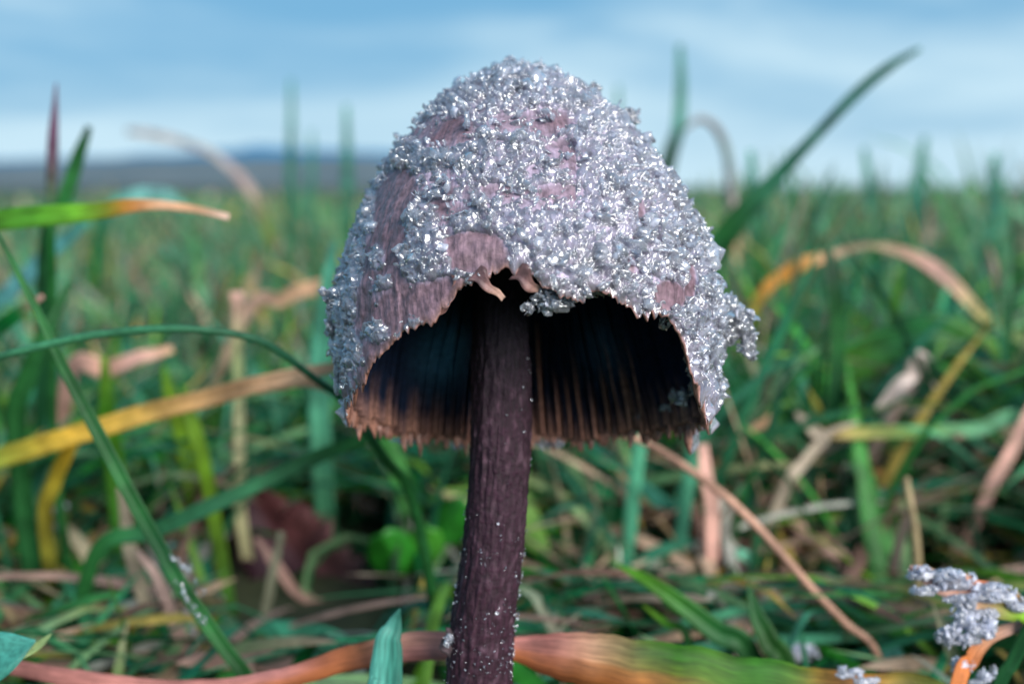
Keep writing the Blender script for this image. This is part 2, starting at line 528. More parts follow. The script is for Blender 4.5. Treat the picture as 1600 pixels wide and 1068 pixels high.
def ice_blob(c, rx, ry, rz, seed):
    """melted, knobbly lump of clear ice"""
    nu, nv = 30, 20
    V, F = [], []
    for j in range(nv + 1):
        th = math.pi * j / nv
        for i in range(nu):
            a = 2 * math.pi * i / nu
            d = Vector((math.sin(th) * math.cos(a), math.sin(th) * math.sin(a), math.cos(th)))
            q = d * 2.1 + Vector((seed, 0, 0))
            k = 1 + .45 * noise.noise(q) + .35 * abs(noise.noise(q * 2.3)) + .15 * noise.noise(q * 4.5)
            V.append((c[0] + d.x * rx * k, c[1] + d.y * ry * k, c[2] + d.z * rz * k))
    for j in range(nv):
        for i in range(nu):
            i2 = (i + 1) % nu
            F.append((j * nu + i, (j + 1) * nu + i, (j + 1) * nu + i2)); F.append((j * nu + i, (j + 1) * nu + i2, j * nu + i2))
    return np.array(V), np.array(F)

BLOBS = []
def crystals(name, centers, sizes, parent=None, mat=None, stretch=None):
    VV, FF, off = [], [], 0
    for v, f in BLOBS:
        VV.append(v); FF.append(f + off); off += len(v)
    BLOBS.clear()
    for c, s in zip(centers, sizes):
        v, f = SHARDS[int(nr.integers(len(SHARDS)))]
        vv = (v * s) @ rand_rot().T + np.array(c)
        VV.append(vv); FF.append(f + off); off += len(v)
    o = mesh_obj(name, np.vstack(VV), np.vstack(FF), mat or M_ICE, None, smooth=False)
    if parent is not None: child_fix(o, parent)
    return o

# ------------------------------------------------------------------ the mushroom
TILT = math.radians(27)
RC = P(818, 615, 63)                      # centre of the rim
H = 23.7
AX = Vector((math.sin(math.radians(-.6)), math.sin(TILT), math.cos(TILT))).normalized()
APEX = RC + AX * H
EX = Vector((1, 0, 0)); EX = (EX - AX * EX.dot(AX)).normalized()
EF = AX.cross(EX)                          # direction of angle 0
if EF.y > 0: EF = -EF                      # towards the camera
PROF = [(0, 0), (.35, 1.55), (1.46, 2.75), (3.1, 4.8), (5.2, 6.95), (7.4, 8.65), (9.9, 10.0), (13, 11.1), (16, 11.75), (19, 12.15), (23.8, 11.6), (26, 11.3)]
PT = np.array([p[0] for p in PROF], float); PR = np.array([p[1] for p in PROF], float)
# smooth the profile
tt = np.linspace(0, 26, 400)
sq = np.interp(np.sqrt(tt), np.sqrt(PT), PR)
def prof_r(t): return float(np.interp(t, tt, sq))

def tear(a):
    """how far (mm) the margin reaches down at angle a (radians, 0 = front, + = right)"""
    d = math.degrees(a)
    base = np.interp(d, [-180, -80, -56.5, -50, -43.5, -36.5, -31, -26, -23, -19, -16.5, -13.5, -10, -5, -2, 1.5, 4.5, 10, 14, 17.5, 21.5, 26, 32.5, 39.5, 43.5, 48.5, 52, 53.5, 62, 75, 180],
                     [H + .8, H + 1.3, H + 1.2, 24.3, 23.55, 22.9, 22.5, 22.4, 22.2, 21.45, 20.8, 20.65, 20.45, 20.25, 20.25, 20.5, 21.15, 21.6, 21.7, 21.1, 21.25, 21.7, 21.9, 21.7, 21.8, 22.65, 24.1, 24.9, 25.7, 25.4, H + .8])
    n1 = noise.noise(Vector((d * .11, 2.2, 0))) * .55 + noise.noise(Vector((d * .45, 5.2, 0))) * .35
    n1 += noise.noise(Vector((d * 1.5, 3.3, 1))) * .38 + noise.noise(Vector((d * 3.4, 6.3, 1))) * .2
    saw = abs(noise.noise(Vector((d * .30, 9.1, 0)))) * 1.5 + max(0, noise.noise(Vector((d * .17, 4.1, 0)))) ** 1.5 * 2.6
    spike = max(0, noise.noise(Vector((d * .62, 1.3, 7))) - .15) * 1.7
    return float(base) + n1 * (1 if abs(d) > 56 else .6) + (saw + spike) * (1.15 if abs(d) > 56 else .3) - .3

def cap_pt(a, t, inset=0.0):
    r = prof_r(t)
    lump = .35 * noise.noise(Vector((math.sin(a) * 1.3, math.cos(a) * 1.3, t * .12))) * min(1, t / 4)
    # asymmetry: left side straighter, right side flares at the margin
    flare = .5 * max(0, math.sin(a)) * max(0, (t - 12) / 10)
    r = max(0, r + lump + flare - inset)
    curl = 0
    return APEX - AX * (t + (inset if t < .01 else inset * max(0, 1 - r / 8))) + EX * (math.sin(a) * r) + EF * (math.cos(a) * r)

def density(px, py, front):
    """share of candidate crystals kept at a picture position of the cap front"""
    n_ = 1.15 * noise.noise(Vector((px * .014, py * .012, 5))) + .8 * noise.noise(Vector((px * .045, py * .030, 8)))
    base = .80 + .5 * n_
    if not front: return .8
    if py < 260: base += .25
    if px > 900: base += .35
    if px < 640 and py > 270: base = .36 + .9 * n_
    for (cx, cy, rx, ry, v) in BARE:
        q = ((px - cx) / rx) ** 2 + ((py - cy) / ry) ** 2
        if q < 1: base += v * (1 - q) ** .5
    return base
BARE = [(595, 420, 46, 170, -.5), (745, 394, 66, 34, -2), (690, 205, 60, 28, -.9), (830, 190, 70, 26, -.8), (900, 240, 60, 26, -.5), (700, 330, 40, 20, -.5),
        (620, 310, 36, 55, -1.2), (690, 470, 70, 40, -1.1), (760, 300, 70, 14, -.5), (880, 300, 60, 14, -.5), (1045, 463, 28, 26, -2.0), (1078, 440, 10, 34, -1.5), (985, 400, 10, 40, -1), (1000, 330, 10, 30, -1),
        (665, 400, 45, 42, 1.6), (650, 340, 40, 30, .9), (570, 330, 18, 60, 1.2), (548, 400, 26, 60, 1.2), (530, 440, 30, 90, .8), (590, 400, 14, 26, 1.3), (550, 545, 28, 34, 1.3), (590, 520, 22, 20, 1.4), (602, 440, 12, 12, 1.3),
        (600, 265, 20, 40, .8), (800, 380, 30, 30, .8), (870, 400, 90, 60, .8), (780, 345, 80, 22, .8)]
def build_cap(parent):
    NA, NT = 640, 110
    ang = [2 * math.pi * i / NA - math.pi for i in range(NA)]
    te_ = [tear(a) for a in ang]
    V, C, U, F = [], [], [], []
    capc = np.array((.21, .135, .165)); capb = np.array((.12, .065, .085)); edge = np.array((.25, .135, .125))
    inn = np.array((.006, .015, .045)); innb = np.array((.26, .12, .085)); blue = np.array((.015, .05, .10))
    for layer in (0, 1):
        for j in range(NT + 1):
            s = (j / NT) ** .85
            for i, a in enumerate(ang):
                t = s * te_[i]
                if layer == 0:
                    p0 = cap_pt(a, t)
                    st = noise.noise(Vector((a * 38, t * .45, 0))) * .05 + noise.noise(Vector((a * 90, t * 1.8, 4))) * .05 + noise.noise(Vector((a * 12, t * 1.1, 8))) * .12 + noise.noise(p0 * 1.8) * .07
                    p = cap_pt(a, t, -st * min(1, t / 3))
                    q = .5 + .5 * noise.noise(Vector((a * 3, t * .25, 11)))
                    c = capc * q + capb * (1 - q)
                    ppx, ppy, _f = proj(p)
                    fz = min(1, max(0, density(ppx, ppy, True) - .1))       # rime whitens the skin where the crust is thick
                    c = c * (1 - .6 * fz) + np.array((.56, .50, .68)) * .6 * fz
                    k = max(0, 1 - (te_[i] - t) / .6)
                    c = c * (1 - k) + edge * k
                else:
                    th = .42 * min(1, .25 + (te_[i] - t) / 1.2)
                    p = cap_pt(a, t, th + .05 * noise.noise(Vector((a * 30, t, 3))))
                    k = min(1, max(0, (t - (te_[i] - 4.0 + 1.3 * noise.noise(Vector((a * 5, 0, 5))))) / 3.6))
                    bl = (1 if a < 0 else .35) * math.exp(-((abs(math.degrees(a)) - 143) / 11) ** 2 - ((t - 18) / 2.0) ** 2)      # blue sheen painted into the inner wall colour
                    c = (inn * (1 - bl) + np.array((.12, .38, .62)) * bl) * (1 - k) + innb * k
                V.append(p[:]); C.append(c); U.append((a / math.pi * .5 + .5, t / 25))
    R = NA
    for layer in (0, 1):
        o_ = layer * (NT + 1) * R
        for j in range(NT):
            for i in range(NA):
                i2 = (i + 1) % NA
                q = (o_ + j * R + i, o_ + (j + 1) * R + i, o_ + (j + 1) * R + i2, o_ + j * R + i2)
                F.append(q if layer == 0 else q[::-1])
    b0 = NT * R; b1 = (NT + 1) * R + NT * R
    for i in range(NA):
        i2 = (i + 1) % NA
        F.append((b0 + i, b1 + i, b1 + i2, b0 + i2))
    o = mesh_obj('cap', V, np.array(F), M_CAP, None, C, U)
    child_fix(o, parent)
    return o

def build_gills(parent, ngill=140):
    brown = np.array((.36, .17, .11)); black = np.array((.005, .014, .042)); ebr = np.array((.36, .18, .13))
    for k in range(ngill):
        a = 2 * math.pi * (k + .5 + rng.uniform(-.2, .2)) / ngill - math.pi
        tend = min(tear(a), tear(a + .02), tear(a - .02), tear(a + .045), tear(a - .045)) - (.1 if abs(math.degrees(a)) > 95 else 2.4)
        if tend < 8: continue
        n = 12; t0 = 3.0
        deg = math.degrees(a)
        right_back = 130 < deg < 178
        brownup = rng.uniform(1.3, 2.9) + (rng.uniform(1.5, 7) if right_back and k % 2 == 0 else 0)
        deep = rng.uniform(.85, 1.1)
        pale_edge = np.array((.52, .25, .19)) if 150 < deg < 176 and k % 2 == 0 else ebr * 1.1
        V, C, U, F = [], [], [], []
        wob = rng.uniform(-.015, .015)
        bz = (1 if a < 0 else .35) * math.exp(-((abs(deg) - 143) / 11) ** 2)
        for i in range(n + 1):
            s = i / n; t = t0 + (tend - t0) * s
            dd = deep * 1.5 * math.sin(math.pi * min(1, max(.04, (1 - s)) * 1.0)) ** .6 + .18
            thk = .055 + .05 * (1 - s)
            aa = a + wob * math.sin(s * 9 + k) + .34 * (1 - s) ** 1.2 * math.sin(a)
            outer = cap_pt(aa, t, .25); inner = cap_pt(aa + .01 * math.sin(k + s * 5), t, .42 + dd)
            tang = (EX * math.cos(aa) - EF * math.sin(aa))
            V += [outer - tang * thk, outer + tang * thk, inner + tang * thk * .55, inner - tang * thk * .55]
            q = min(1, max(0, (t - (tend - brownup)) / 2.6))
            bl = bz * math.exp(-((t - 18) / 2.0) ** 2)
            bk = black * (1 - bl) + np.array((.12, .38, .62)) * bl  # same blue sheen painted into the gill colour
            cc = bk * (1 - q) + brown * q
            ce = bk * (1 - q) + pale_edge * q
            C += [cc * .5, cc * .5, ce, ce]; U += [(0, s), (0, s), (1, s), (1, s)]
        for i in range(n):
            for q in range(4):
                q2 = (q + 1) % 4; b = i * 4
                F.append((b + q, b + q2, b + 4 + q2, b + 4 + q))
        F.append((0, 3, 2, 1)); F.append((n * 4, n * 4 + 1, n * 4 + 2, n * 4 + 3))
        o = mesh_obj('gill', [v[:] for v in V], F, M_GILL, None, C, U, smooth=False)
        child_fix(o, parent)

STEM = [('g', 744, 60, 2.25), (741, 1200, 60, 2.25), (746, 1068, 60.3, 2.16), (757, 960, 60.8, 2.08), (771, 850, 61.6, 2.0), (778, 760, 62.4, 1.98), (781, 690, 63, 1.97),
        (783, 600, 63.8, 1.95), (783, 520, 64.8, 1.9), (785, 440, 66.2, 1.8)]
def stem_path():
    out = []
    for s in STEM:
        if s[0] == 'g': p = G(s[1], s[2], 2); r = s[3]
        else: p = P(s[0], s[1], s[2]); r = s[3]
        out.append([*p, r])
    top = APEX - AX * 2.2
    out.append([*(top), 1.8])
    return catmull(out, 300)
SPATH = stem_path()

def build_stem(parent):
    NA = 120; S = SPATH; n = len(S)
    tan = np.gradient(S[:, :3], axis=0); tan /= np.linalg.norm(tan, axis=1)[:, None]
    V, C, U, F = [], [], [], []
    base = np.array((.018, .005, .013)); lo = np.array((.036, .010, .020)); gry = np.array((.075, .038, .056))
    Lg = np.concatenate([[0], np.cumsum(np.linalg.norm(np.diff(S[:, :3], axis=0), axis=1))])
    for i in range(n):
        t = Vector(tan[i]); x = Vector((1, 0, 0)); x = (x - t * x.dot(t)).normalized(); y = t.cross(x)
        for q in range(NA):
            a = 2 * math.pi * q / NA
            ca, sa = math.cos(a), math.sin(a)
            d = .15 * noise.noise(Vector((ca * 1.5, sa * 1.5, Lg[i] * .25)))
            d += .13 * noise.noise(Vector((ca * 9, sa * 9, Lg[i] * .45)))
            d += .08 * noise.noise(Vector((ca * 20, sa * 20, Lg[i] * 1.4)))
            d += .10 * abs(noise.noise(Vector((ca * 9, sa * 9, Lg[i] * 5.0))))
            p = Vector(S[i, :3]) + (x * ca + y * sa) * (S[i, 3] + d - .05)
            V.append(p[:])
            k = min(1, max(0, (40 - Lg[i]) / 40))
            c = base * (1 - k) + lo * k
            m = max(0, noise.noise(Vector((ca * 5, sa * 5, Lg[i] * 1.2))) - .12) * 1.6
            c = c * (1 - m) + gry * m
            up = min(1, max(0, (p[2] - 33.5) / 5.5)); c = c * (1 - up) + np.array((.010, .007, .014)) * up  # shade under the cap painted into the upper stem colour
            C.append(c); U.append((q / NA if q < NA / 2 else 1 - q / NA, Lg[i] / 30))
    for i in range(n - 1):
        for q in range(NA):
            q2 = (q + 1) % NA
            F.append((i * NA + q, i * NA + q2, (i + 1) * NA + q2, (i + 1) * NA + q))
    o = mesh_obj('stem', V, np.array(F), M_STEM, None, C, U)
    child_fix(o, parent)
    return o

root = empty('mushroom', G(744, 60, 0))
tag(root, 'small bell shaped brown mushroom crusted with ice crystals on a dark purple stem', 'mushroom')
CAP = build_cap(root)
build_gills(root)
STEMO = build_stem(root)

# torn flaps of skin hanging in the tear
def flap(pts, w_, cols, name='torn_flap', twist=.3):
    o = strip(name, [P(*p) for p in pts], [x * pts[0][2] / FPX for x in w_], cols, M_CAP, CAP, fold=.3, twist=twist, thick=.05, n=30, ragged=.7, wob=.0)
    o.parent = CAP
    return o
cpk = (.27, .14, .125); cbr = (.10, .05, .055)
flap([(740, 428, 53.9), (752, 438, 53.8), (764, 447, 53.8), (775, 456, 53.9), (786, 467, 54.1)], (34, 24, 14, 12, 11), (cbr, cbr, cpk, (.42, .25, .2), (.5, .32, .26)), twist=.1)
flap([(806, 424, 53.9), (818, 434, 53.8), (830, 444, 53.8), (842, 452, 54)], (34, 28, 18, 12), (cbr, cbr, cpk, (.42, .25, .2)), twist=-.2)
flap([(716, 432, 54.3), (712, 446, 54.3), (708, 462, 54.4)], (26, 16, 5), (cbr, cpk, cpk), twist=.2)
flap([(655, 503, 57), (672, 492, 56), (690, 487, 56), (700, 477, 56)], (10, 16, 14, 6), (cpk, (.4, .26, .22), cpk, cbr))
flap([(586, 540, 58.5), (600, 536, 57.5), (612, 526, 57.5)], (8, 18, 8), ((.34, .13, .12), (.36, .15, .13), cbr))
flap([(1028, 470, 58.5), (1042, 458, 57.8), (1056, 470, 58)], (10, 26, 8), ((.34, .13, .14), (.36, .17, .17), cbr))
# ragged skin at the foot of the stem
o = strip('torn_skin', [P(700, 980, 60), P(698, 1000, 59.6), P(703, 1018, 59.6), P(708, 1040, 60)], [.3, .7, .6, .2], [(.10, .07, .08)] * 4, M_STEM, root, ragged=.9, thick=.2, n=20)

# ---- frost on the cap
def build_rime():
    """welded crust: chipped facets of ice frozen on to the skin"""
    from mathutils.kdtree import KDTree
    A0, A1, na, ntt = math.radians(-112), math.radians(112), 860, 380
    def seeds(n):
        kd = KDTree(n); par = np.empty((n, 4)); made = 0
        while made < n:
            a = nr.uniform(A0, A1); t = nr.uniform(0, 25)
            if nr.uniform() > prof_r(t) / 12.2 + .08: continue
            kd.insert(cap_pt(a, t * 1.0), made)
            par[made] = (nr.uniform(), *(nr.normal(size=3))); made += 1
        kd.balance(); return kd, par
    k1, p1 = seeds(5200); k2, p2 = seeds(17000)
    V = np.empty((na * ntt, 3))
    angs = np.linspace(A0, A1, na)
    for i, a in enumerate(angs):
        te_ = tear(a) - .05
        for j in range(ntt):
            t = (j / (ntt - 1)) ** .9 * te_
            p = cap_pt(a, t)
            nrm = EX * math.sin(a) + EF * math.cos(a) + AX * (.25 + 1.2 * max(0, 1 - t / 6)); nrm.normalize()
            px, py, _f = proj(p)
            w_ = noise.noise(p * 2.2) * .12
            q = Vector((p.x + w_, p.y, p.z + w_))
            co, idx, _d = k1.find(q); a1 = p1[idx]; d = q - co
            h = .32 * a1[0] + .42 * (a1[1] * d.x + a1[2] * d.y + a1[3] * d.z)
            co, idx, _d = k2.find(q); a2 = p2[idx]; d = q - co
            h += .10 * a2[0] + .26 * (a2[1] * d.x + a2[2] * d.y + a2[3] * d.z)
            de = density(px, py, True)
            h += .60 * (min(de, 1.05) - .74) - .13 + .10 * noise.noise(p * 1.3)
            h = max(-.25, min(.7, h)) * min(1, (te_ - t) / .5 + .15)
            V[i * ntt + j] = p + nrm * h
    I = np.arange((na - 1) * (ntt - 1)); ii = I // (ntt - 1); jj = I % (ntt - 1)
    b = ii * ntt + jj
    F = np.stack([b, b + 1, b + ntt + 1, b + ntt], 1)
    o = mesh_obj('rime', V, F, M_RIME, None, smooth=True)
    o.parent = CAP; o['kind'] = 'stuff'; o['label'] = 'welded crust of chipped clear ice over the cap skin'
M_RIME = ice_material('rime_ice', milk_=.40, milk0=.13)
build_rime()
cents, sizes = [], []
cand = 0
for _ in range(15000):
    a = nr.uniform(-math.pi, math.pi)
    t = nr.uniform(0, 1) * 24.2
    r = prof_r(t)
    if nr.uniform() > (r / 12.3 if t > 1 else .6): continue
    # apex needs extra by slope
    if t > tear(a) - .1: continue
    p = cap_pt(a, t); px, py, dd = proj(p)
    nrm = (p - cap_pt(a, t, 1.0)).normalized()
    if t < 5: nrm = (nrm + AX * (1 - t / 5)).normalized()
    front = nrm.dot(Vector((0, 0, CAMH)) - p) > 0
    if not front and nr.uniform() < .35: continue
    if nr.uniform() > density(px, py, front) * .75: continue
    s = float(np.clip(nr.lognormal(-1.62, .55), .08, .62))
    if px > 960 and py > 350: s *= 1.3
    if px < 640 and py > 280 and 545 < px: s *= .75
    if px > 930 or py < 230: lift = nr.uniform(0, .5)
    else: lift = nr.uniform(-.05, .3)
    cents.append(p + nrm * (s * .3 + lift)); sizes.append(s)
for _ in range(700):      # the crown of the dome, where the sampling above runs thin
    a = nr.uniform(-math.pi, math.pi); r = 5 * math.sqrt(nr.uniform())
    t = float(np.interp(r, sq, tt)); p = cap_pt(a, t); s = float(np.clip(nr.lognormal(-1.5, .35), .12, .42))
    cents.append(p + AX * (s * .2 + nr.uniform(0, .22))); sizes.append(s)
# clumps (px, py, depth, radius x, radius y in px, count, size)
def clump(cx, cy, d, rx, ry, n, s0, dz=.5, rot=0.0, core=3):
    cs, ss = [], []
    if core:
        sc = d / FPX
        for q in range(core):
            ox, oy = (nr.uniform(-.5, .5) * rx, nr.uniform(-.5, .5) * ry) if core > 1 else (0, 0)
            kk = .8 if core == 1 else .55
            BLOBS.append(ice_blob(P(cx + ox, cy + oy, d), rx * sc * kk, min(rx, ry) * sc * kk, ry * sc * kk, float(nr.uniform(0, 50))))
    for _ in range(n):
        v = nr.normal(size=3); v /= np.linalg.norm(v); v *= nr.uniform(.35, 1) ** .5
        u, q = v[0] * rx, v[1] * ry
        u, q = u * math.cos(rot) - q * math.sin(rot), u * math.sin(rot) + q * math.cos(rot)
        cs.append(P(cx + u, cy + q, d + v[2] * dz * rx * d / FPX)); ss.append(s0 * float(np.clip(nr.lognormal(0, .35), .5, 1.8)))
    return cs, ss
for args in [(1150, 505, 64, 26, 30, 60, .34), (1168, 535, 64, 14, 18, 26, .32), (1165, 492, 64, 14, 10, 20, .3), (1176, 556, 64, 8, 10, 9, .22), (1125, 500, 64, 30, 50, 110, .33),
             (1105, 585, 64, 18, 22, 44, .32), (1072, 622, 65, 22, 14, 40, .33), (1040, 636, 67, 10, 6, 10, .22), (862, 468, 54.5, 34, 20, 70, .26), (826, 480, 54.5, 10, 8, 16, .2), (880, 450, 55, 34, 26, 60, .27),
             (1060, 500, 57.5, 30, 20, 60, .24, .5, 0., 0), (1088, 555, 60, 20, 34, 70, .27, .5, 0., 0), (1092, 600, 62, 16, 18, 50, .27, .5, 0., 1),
             (505, 456, 62, 8, 6, 9, .26), (518, 470, 62, 8, 18, 22, .24), (520, 500, 62, 8, 30, 26, .22), (530, 590, 62, 8, 30, 14, .22),
             (858, 694, 73, 24, 7, 26, .26), (920, 682, 73, 24, 5, 16, .22), (720, 694, 73, 16, 6, 14, .25), (650, 688, 72.5, 40, 5, 16, .2), (1015, 652, 70, 24, 7, 20, .24), (987, 180, 69, 13, 10, 16, .32), (930, 138, 71, 12, 8, 10, .3), (745, 128, 71, 16, 8, 10, .3),
             (972, 445, 57, 40, 14, 50, .25), (930, 455, 57, 30, 10, 30, .22), (640, 500, 57, 24, 8, 10, .18)]:
    cs, ss = clump(*args); cents += cs; sizes += ss
cents = np.array([c[:] for c in cents]); sizes = np.array(sizes)
px_, py_, dd_ = proj(cents.T)
cview = np.array([0, 0, CAMH]) - cents
axis_pt = np.array(APEX) - np.outer(np.clip((np.array(APEX) - cents) @ np.array(AX), 0, 30), np.array(AX))
facing = np.einsum('ij,ij->i', cview, cents - axis_pt) > 0
score = sizes / dd_ * np.where(facing, 1, .01)
order = np.argsort(-score)
big = set(order[:280].tolist())
for i in order[:280]:
    v, f = SHARDS[int(nr.integers(len(SHARDS)))]
    vv = (v * sizes[i]) @ rand_rot().T + cents[i]
    o = mesh_obj('ice_crystal', vv, f, M_ICE, None, smooth=False)
    o.parent = CAP
rest = [i for i in range(len(sizes)) if i not in big]
o = crystals('ice_crust', cents[rest], sizes[rest])
o.parent = CAP
o['kind'] = 'stuff'; o['label'] = 'crust of small clear ice granules over the cap'

# frost grains on the stem
cs, ss = [], []
for _ in range(5500):
    i = int(nr.integers(10, 230)); p0 = Vector(SPATH[i, :3]); a = nr.uniform(-math.pi, math.pi)
    p = p0 + Vector((math.cos(a), math.sin(a), 0)) * (SPATH[i, 3] + .08)
    px, py, _d = proj(p)
    k = np.interp(py, [500, 800, 880, 1000, 1100, 1400], [.01, .05, .35, .6, .6, .3])
    k *= 1.0 if px > 760 - (py - 900) * .1 else .55
    k *= .6 + 1.3 * noise.noise(Vector((px * .02, py * .02, 1)))
    if nr.uniform() > k: continue
    cs.append(p); ss.append(nr.uniform(.03, .12))
c2, s2 = clump(700, 1000, 59.0, 8, 12, 14, .12); cs += c2; ss += s2
o = crystals('frost_grain', cs, ss); o.parent = STEMO
o['kind'] = 'stuff'; o['label'] = 'fine frost grains on the lower stem'

# ------------------------------------------------------------------ single blades, stalks and leaves
B = blade
B('tall thin upright blade with a purple brown tip near two crossing stems', 'grass blade',
  [('g', 86, 108), (84, 700, 106), (82, 500, 105), (79, 350, 104), (82, 230, 104), (88, 130, 104)], (16, 16, 15, 15, 17, 3), (g, g, g, g, pu, pu), tube=True)
B('short dark upright blade beside the purple tipped one', 'grass blade',
  [('g', 40, 122), (70, 420, 120), (100, 320, 118), (122, 250, 118), (140, 198, 118)], (24, 24, 24, 22, 10), (dk, dk, g, g, dk))
B('bright green blade turning orange and tan towards its drooping tip', 'grass blade',
  [('g', -330, 92), (-120, 400, 88), (-20, 350, 86), (60, 338, 86), (150, 331, 86), (200, 322, 86), (250, 320, 86), (310, 328, 86), (358, 339, 86)],
  (30, 34, 34, 34, 28, 22, 15, 12, 10), (g, gb, gb, gb, yg, og, tn, tn, (.7, .5, .42)), fold=.1)
frosty = empty('grass_shoot', G(450, 74, 0))
tag(frosty, 'long dark green blade crossing diagonally, edged with frost low down', 'grass blade')
lst = [(-30, 330, 76), (0, 372, 76), (55, 480, 75), (100, 575, 74), (150, 670, 73), (200, 765, 72), (250, 855, 72), (300, 940, 72), (350, 1010, 72), (400, 1085, 72), ('g', 450, 74)]
strip('leaf_blade', pts_of(lst), widths_of(lst, (3, 7, 12, 17, 21, 23, 24, 24, 24, 24, 24)), [g, g, g, g, g, g, dk, g, g, g, dk], M_BLADE, frosty, fold=.5, twist=.3)
cs, ss = [], []
for (x0, y0, x1, y1, n_, s_) in ((268, 870, 290, 890, 14, .16), (272, 905, 292, 925, 12, .17), (288, 930, 322, 972, 30, .14), (290, 880, 320, 930, 18, .12)):
    for _ in range(n_):
        u = nr.uniform(); cs.append(P(x0 + (x1 - x0) * u + nr.normal() * 3, y0 + (y1 - y0) * u + nr.normal() * 3, 71.5 + nr.normal() * .3)); ss.append(s_ * nr.uniform(.6, 1.4))
o = crystals('frost_grain', cs, ss, frosty); o['kind'] = 'stuff'; o['label'] = 'frost along the blade edge'
B('thin green stem arching over to the mushroom cap and down behind it', 'grass stem',
  [(-120, 600, 72), (-40, 568, 72), (0, 557, 72), (100, 532, 72), (190, 518, 72), (280, 513, 72), (370, 522, 73), (430, 545, 74), (490, 590, 76), (540, 630, 78), (600, 715, 81), (650, 800, 84), ('g', 700, 88)],
  (10, 12, 13, 13, 13, 12, 12, 12, 12, 13, 16, 18, 20), [(.05, .20, .10)] * 10 + [g, g, g], tube=True, name='grass_stalk')
B('wide blade olive at its base then yellow and pale orange, pointing at the cap', 'grass blade',
  [('g', -380, 100), (-150, 775, 97), (-40, 730, 96), (30, 706, 95), (110, 682, 94), (200, 655, 92), (300, 628, 90), (390, 604, 88), (470, 585, 87), (540, 570, 86)],
  (26, 34, 34, 34, 32, 32, 30, 28, 24, 12), (ol, ol, ol, (.3, .26, .03), (.62, .38, .05), (.66, .40, .08), (.68, .38, .15), (.68, .38, .2), tn, tn), fold=.15, mat=M_DEAD)
B('short pale orange blade tip under the wide yellow blade, curving down', 'grass blade',
  [(400, 612, 92), (440, 600, 91), (480, 596, 90), (510, 606, 90), (528, 620, 90)], (10, 18, 18, 14, 4), [tn] * 5, mat=M_DEAD)
B('yellow olive blade rising to meet the wide yellow blade', 'grass blade',
  [('g', 62, 100), (72, 820, 98), (88, 750, 97), (110, 700, 96), (140, 665, 96)], (20, 26, 26, 22, 14), (ol, (.28, .24, .03), (.4, .3, .03), yl, yl))
B('long green blade rising gently to the mushroom stem low down', 'grass blade',
  [('g', 60, 92), (150, 865, 91), (240, 830, 91), (330, 790, 91), (420, 748, 92), (520, 703, 93), (620, 670, 94)], (22, 26, 26, 26, 24, 22, 12), (dk, g, (.04, .2, .08), (.05, .22, .1), (.06, .24, .1), g, g), fold=.2)
B('dark green blade with a small pale tip at the photo edge', 'grass blade',
  [('g', -260, 90), (-90, 570, 88), (-20, 525, 87), (30, 490, 87), (68, 462, 87)], (20, 24, 22, 20, 8), (dk, dk, g, g, pk))
B('dark blade standing behind the arched stem at the photo edge', 'grass blade',
  [('g', 30, 100), (28, 680, 99), (45, 590, 98), (75, 520, 98), (110, 440, 100)], (34, 34, 32, 26, 8), (dk, g, g, g, g))
B('pale blue green blade tip behind the purple tipped blade', 'grass blade',
  [('g', -90, 140), (-30, 520, 138), (20, 455, 136), (80, 395, 134), (140, 345, 132)], (24, 28, 28, 26, 14), (g, te, (.14, .4, .4), (.14, .4, .4), te))
B('blurred pale teal leaf curving like a cap above the orange tipped blade', 'leaf',
  [('g', 130, 250), (150, 400, 245), (175, 325, 240), (215, 306, 240), (260, 306, 240), (290, 325, 240)], (14, 18, 18, 20, 18, 8), (g, g, te, (.14, .34, .30), (.14, .34, .30), te), mat=M_BROAD)
B('thin pale straw stalk with a pinkish top in front of dark grass', 'straw',
  [('g', 378, 118), (376, 800, 117), (374, 680, 116), (372, 560, 116), (370, 455, 116)], (20, 20, 19, 18, 22), ((.4, .36, .2), (.42, .4, .22), (.4, .38, .22), (.3, .34, .16), pk), mat=M_DEAD, name='straw')
B('bright lime blade leaning under the wide yellow blade', 'grass blade',
  [('g', 345, 106), (332, 790, 104), (318, 720, 103), (300, 660, 103), (285, 600, 104)], (22, 24, 24, 24, 8), (g, yg, yg, yg, gb))
B('short lime green blade standing just above the wide yellow blade', 'grass blade',
  [('g', 180, 108), (176, 700, 107), (168, 630, 106), (163, 555, 106)], (34, 34, 26, 10), (g, gb, gb, yg))
B('small bright green blade slanting behind the middle of the yellow blade', 'grass blade',
  [('g', 300, 118), (290, 700, 116), (268, 620, 115), (256, 570, 115)], (26, 28, 24, 6), (g, yg, yg, gb))
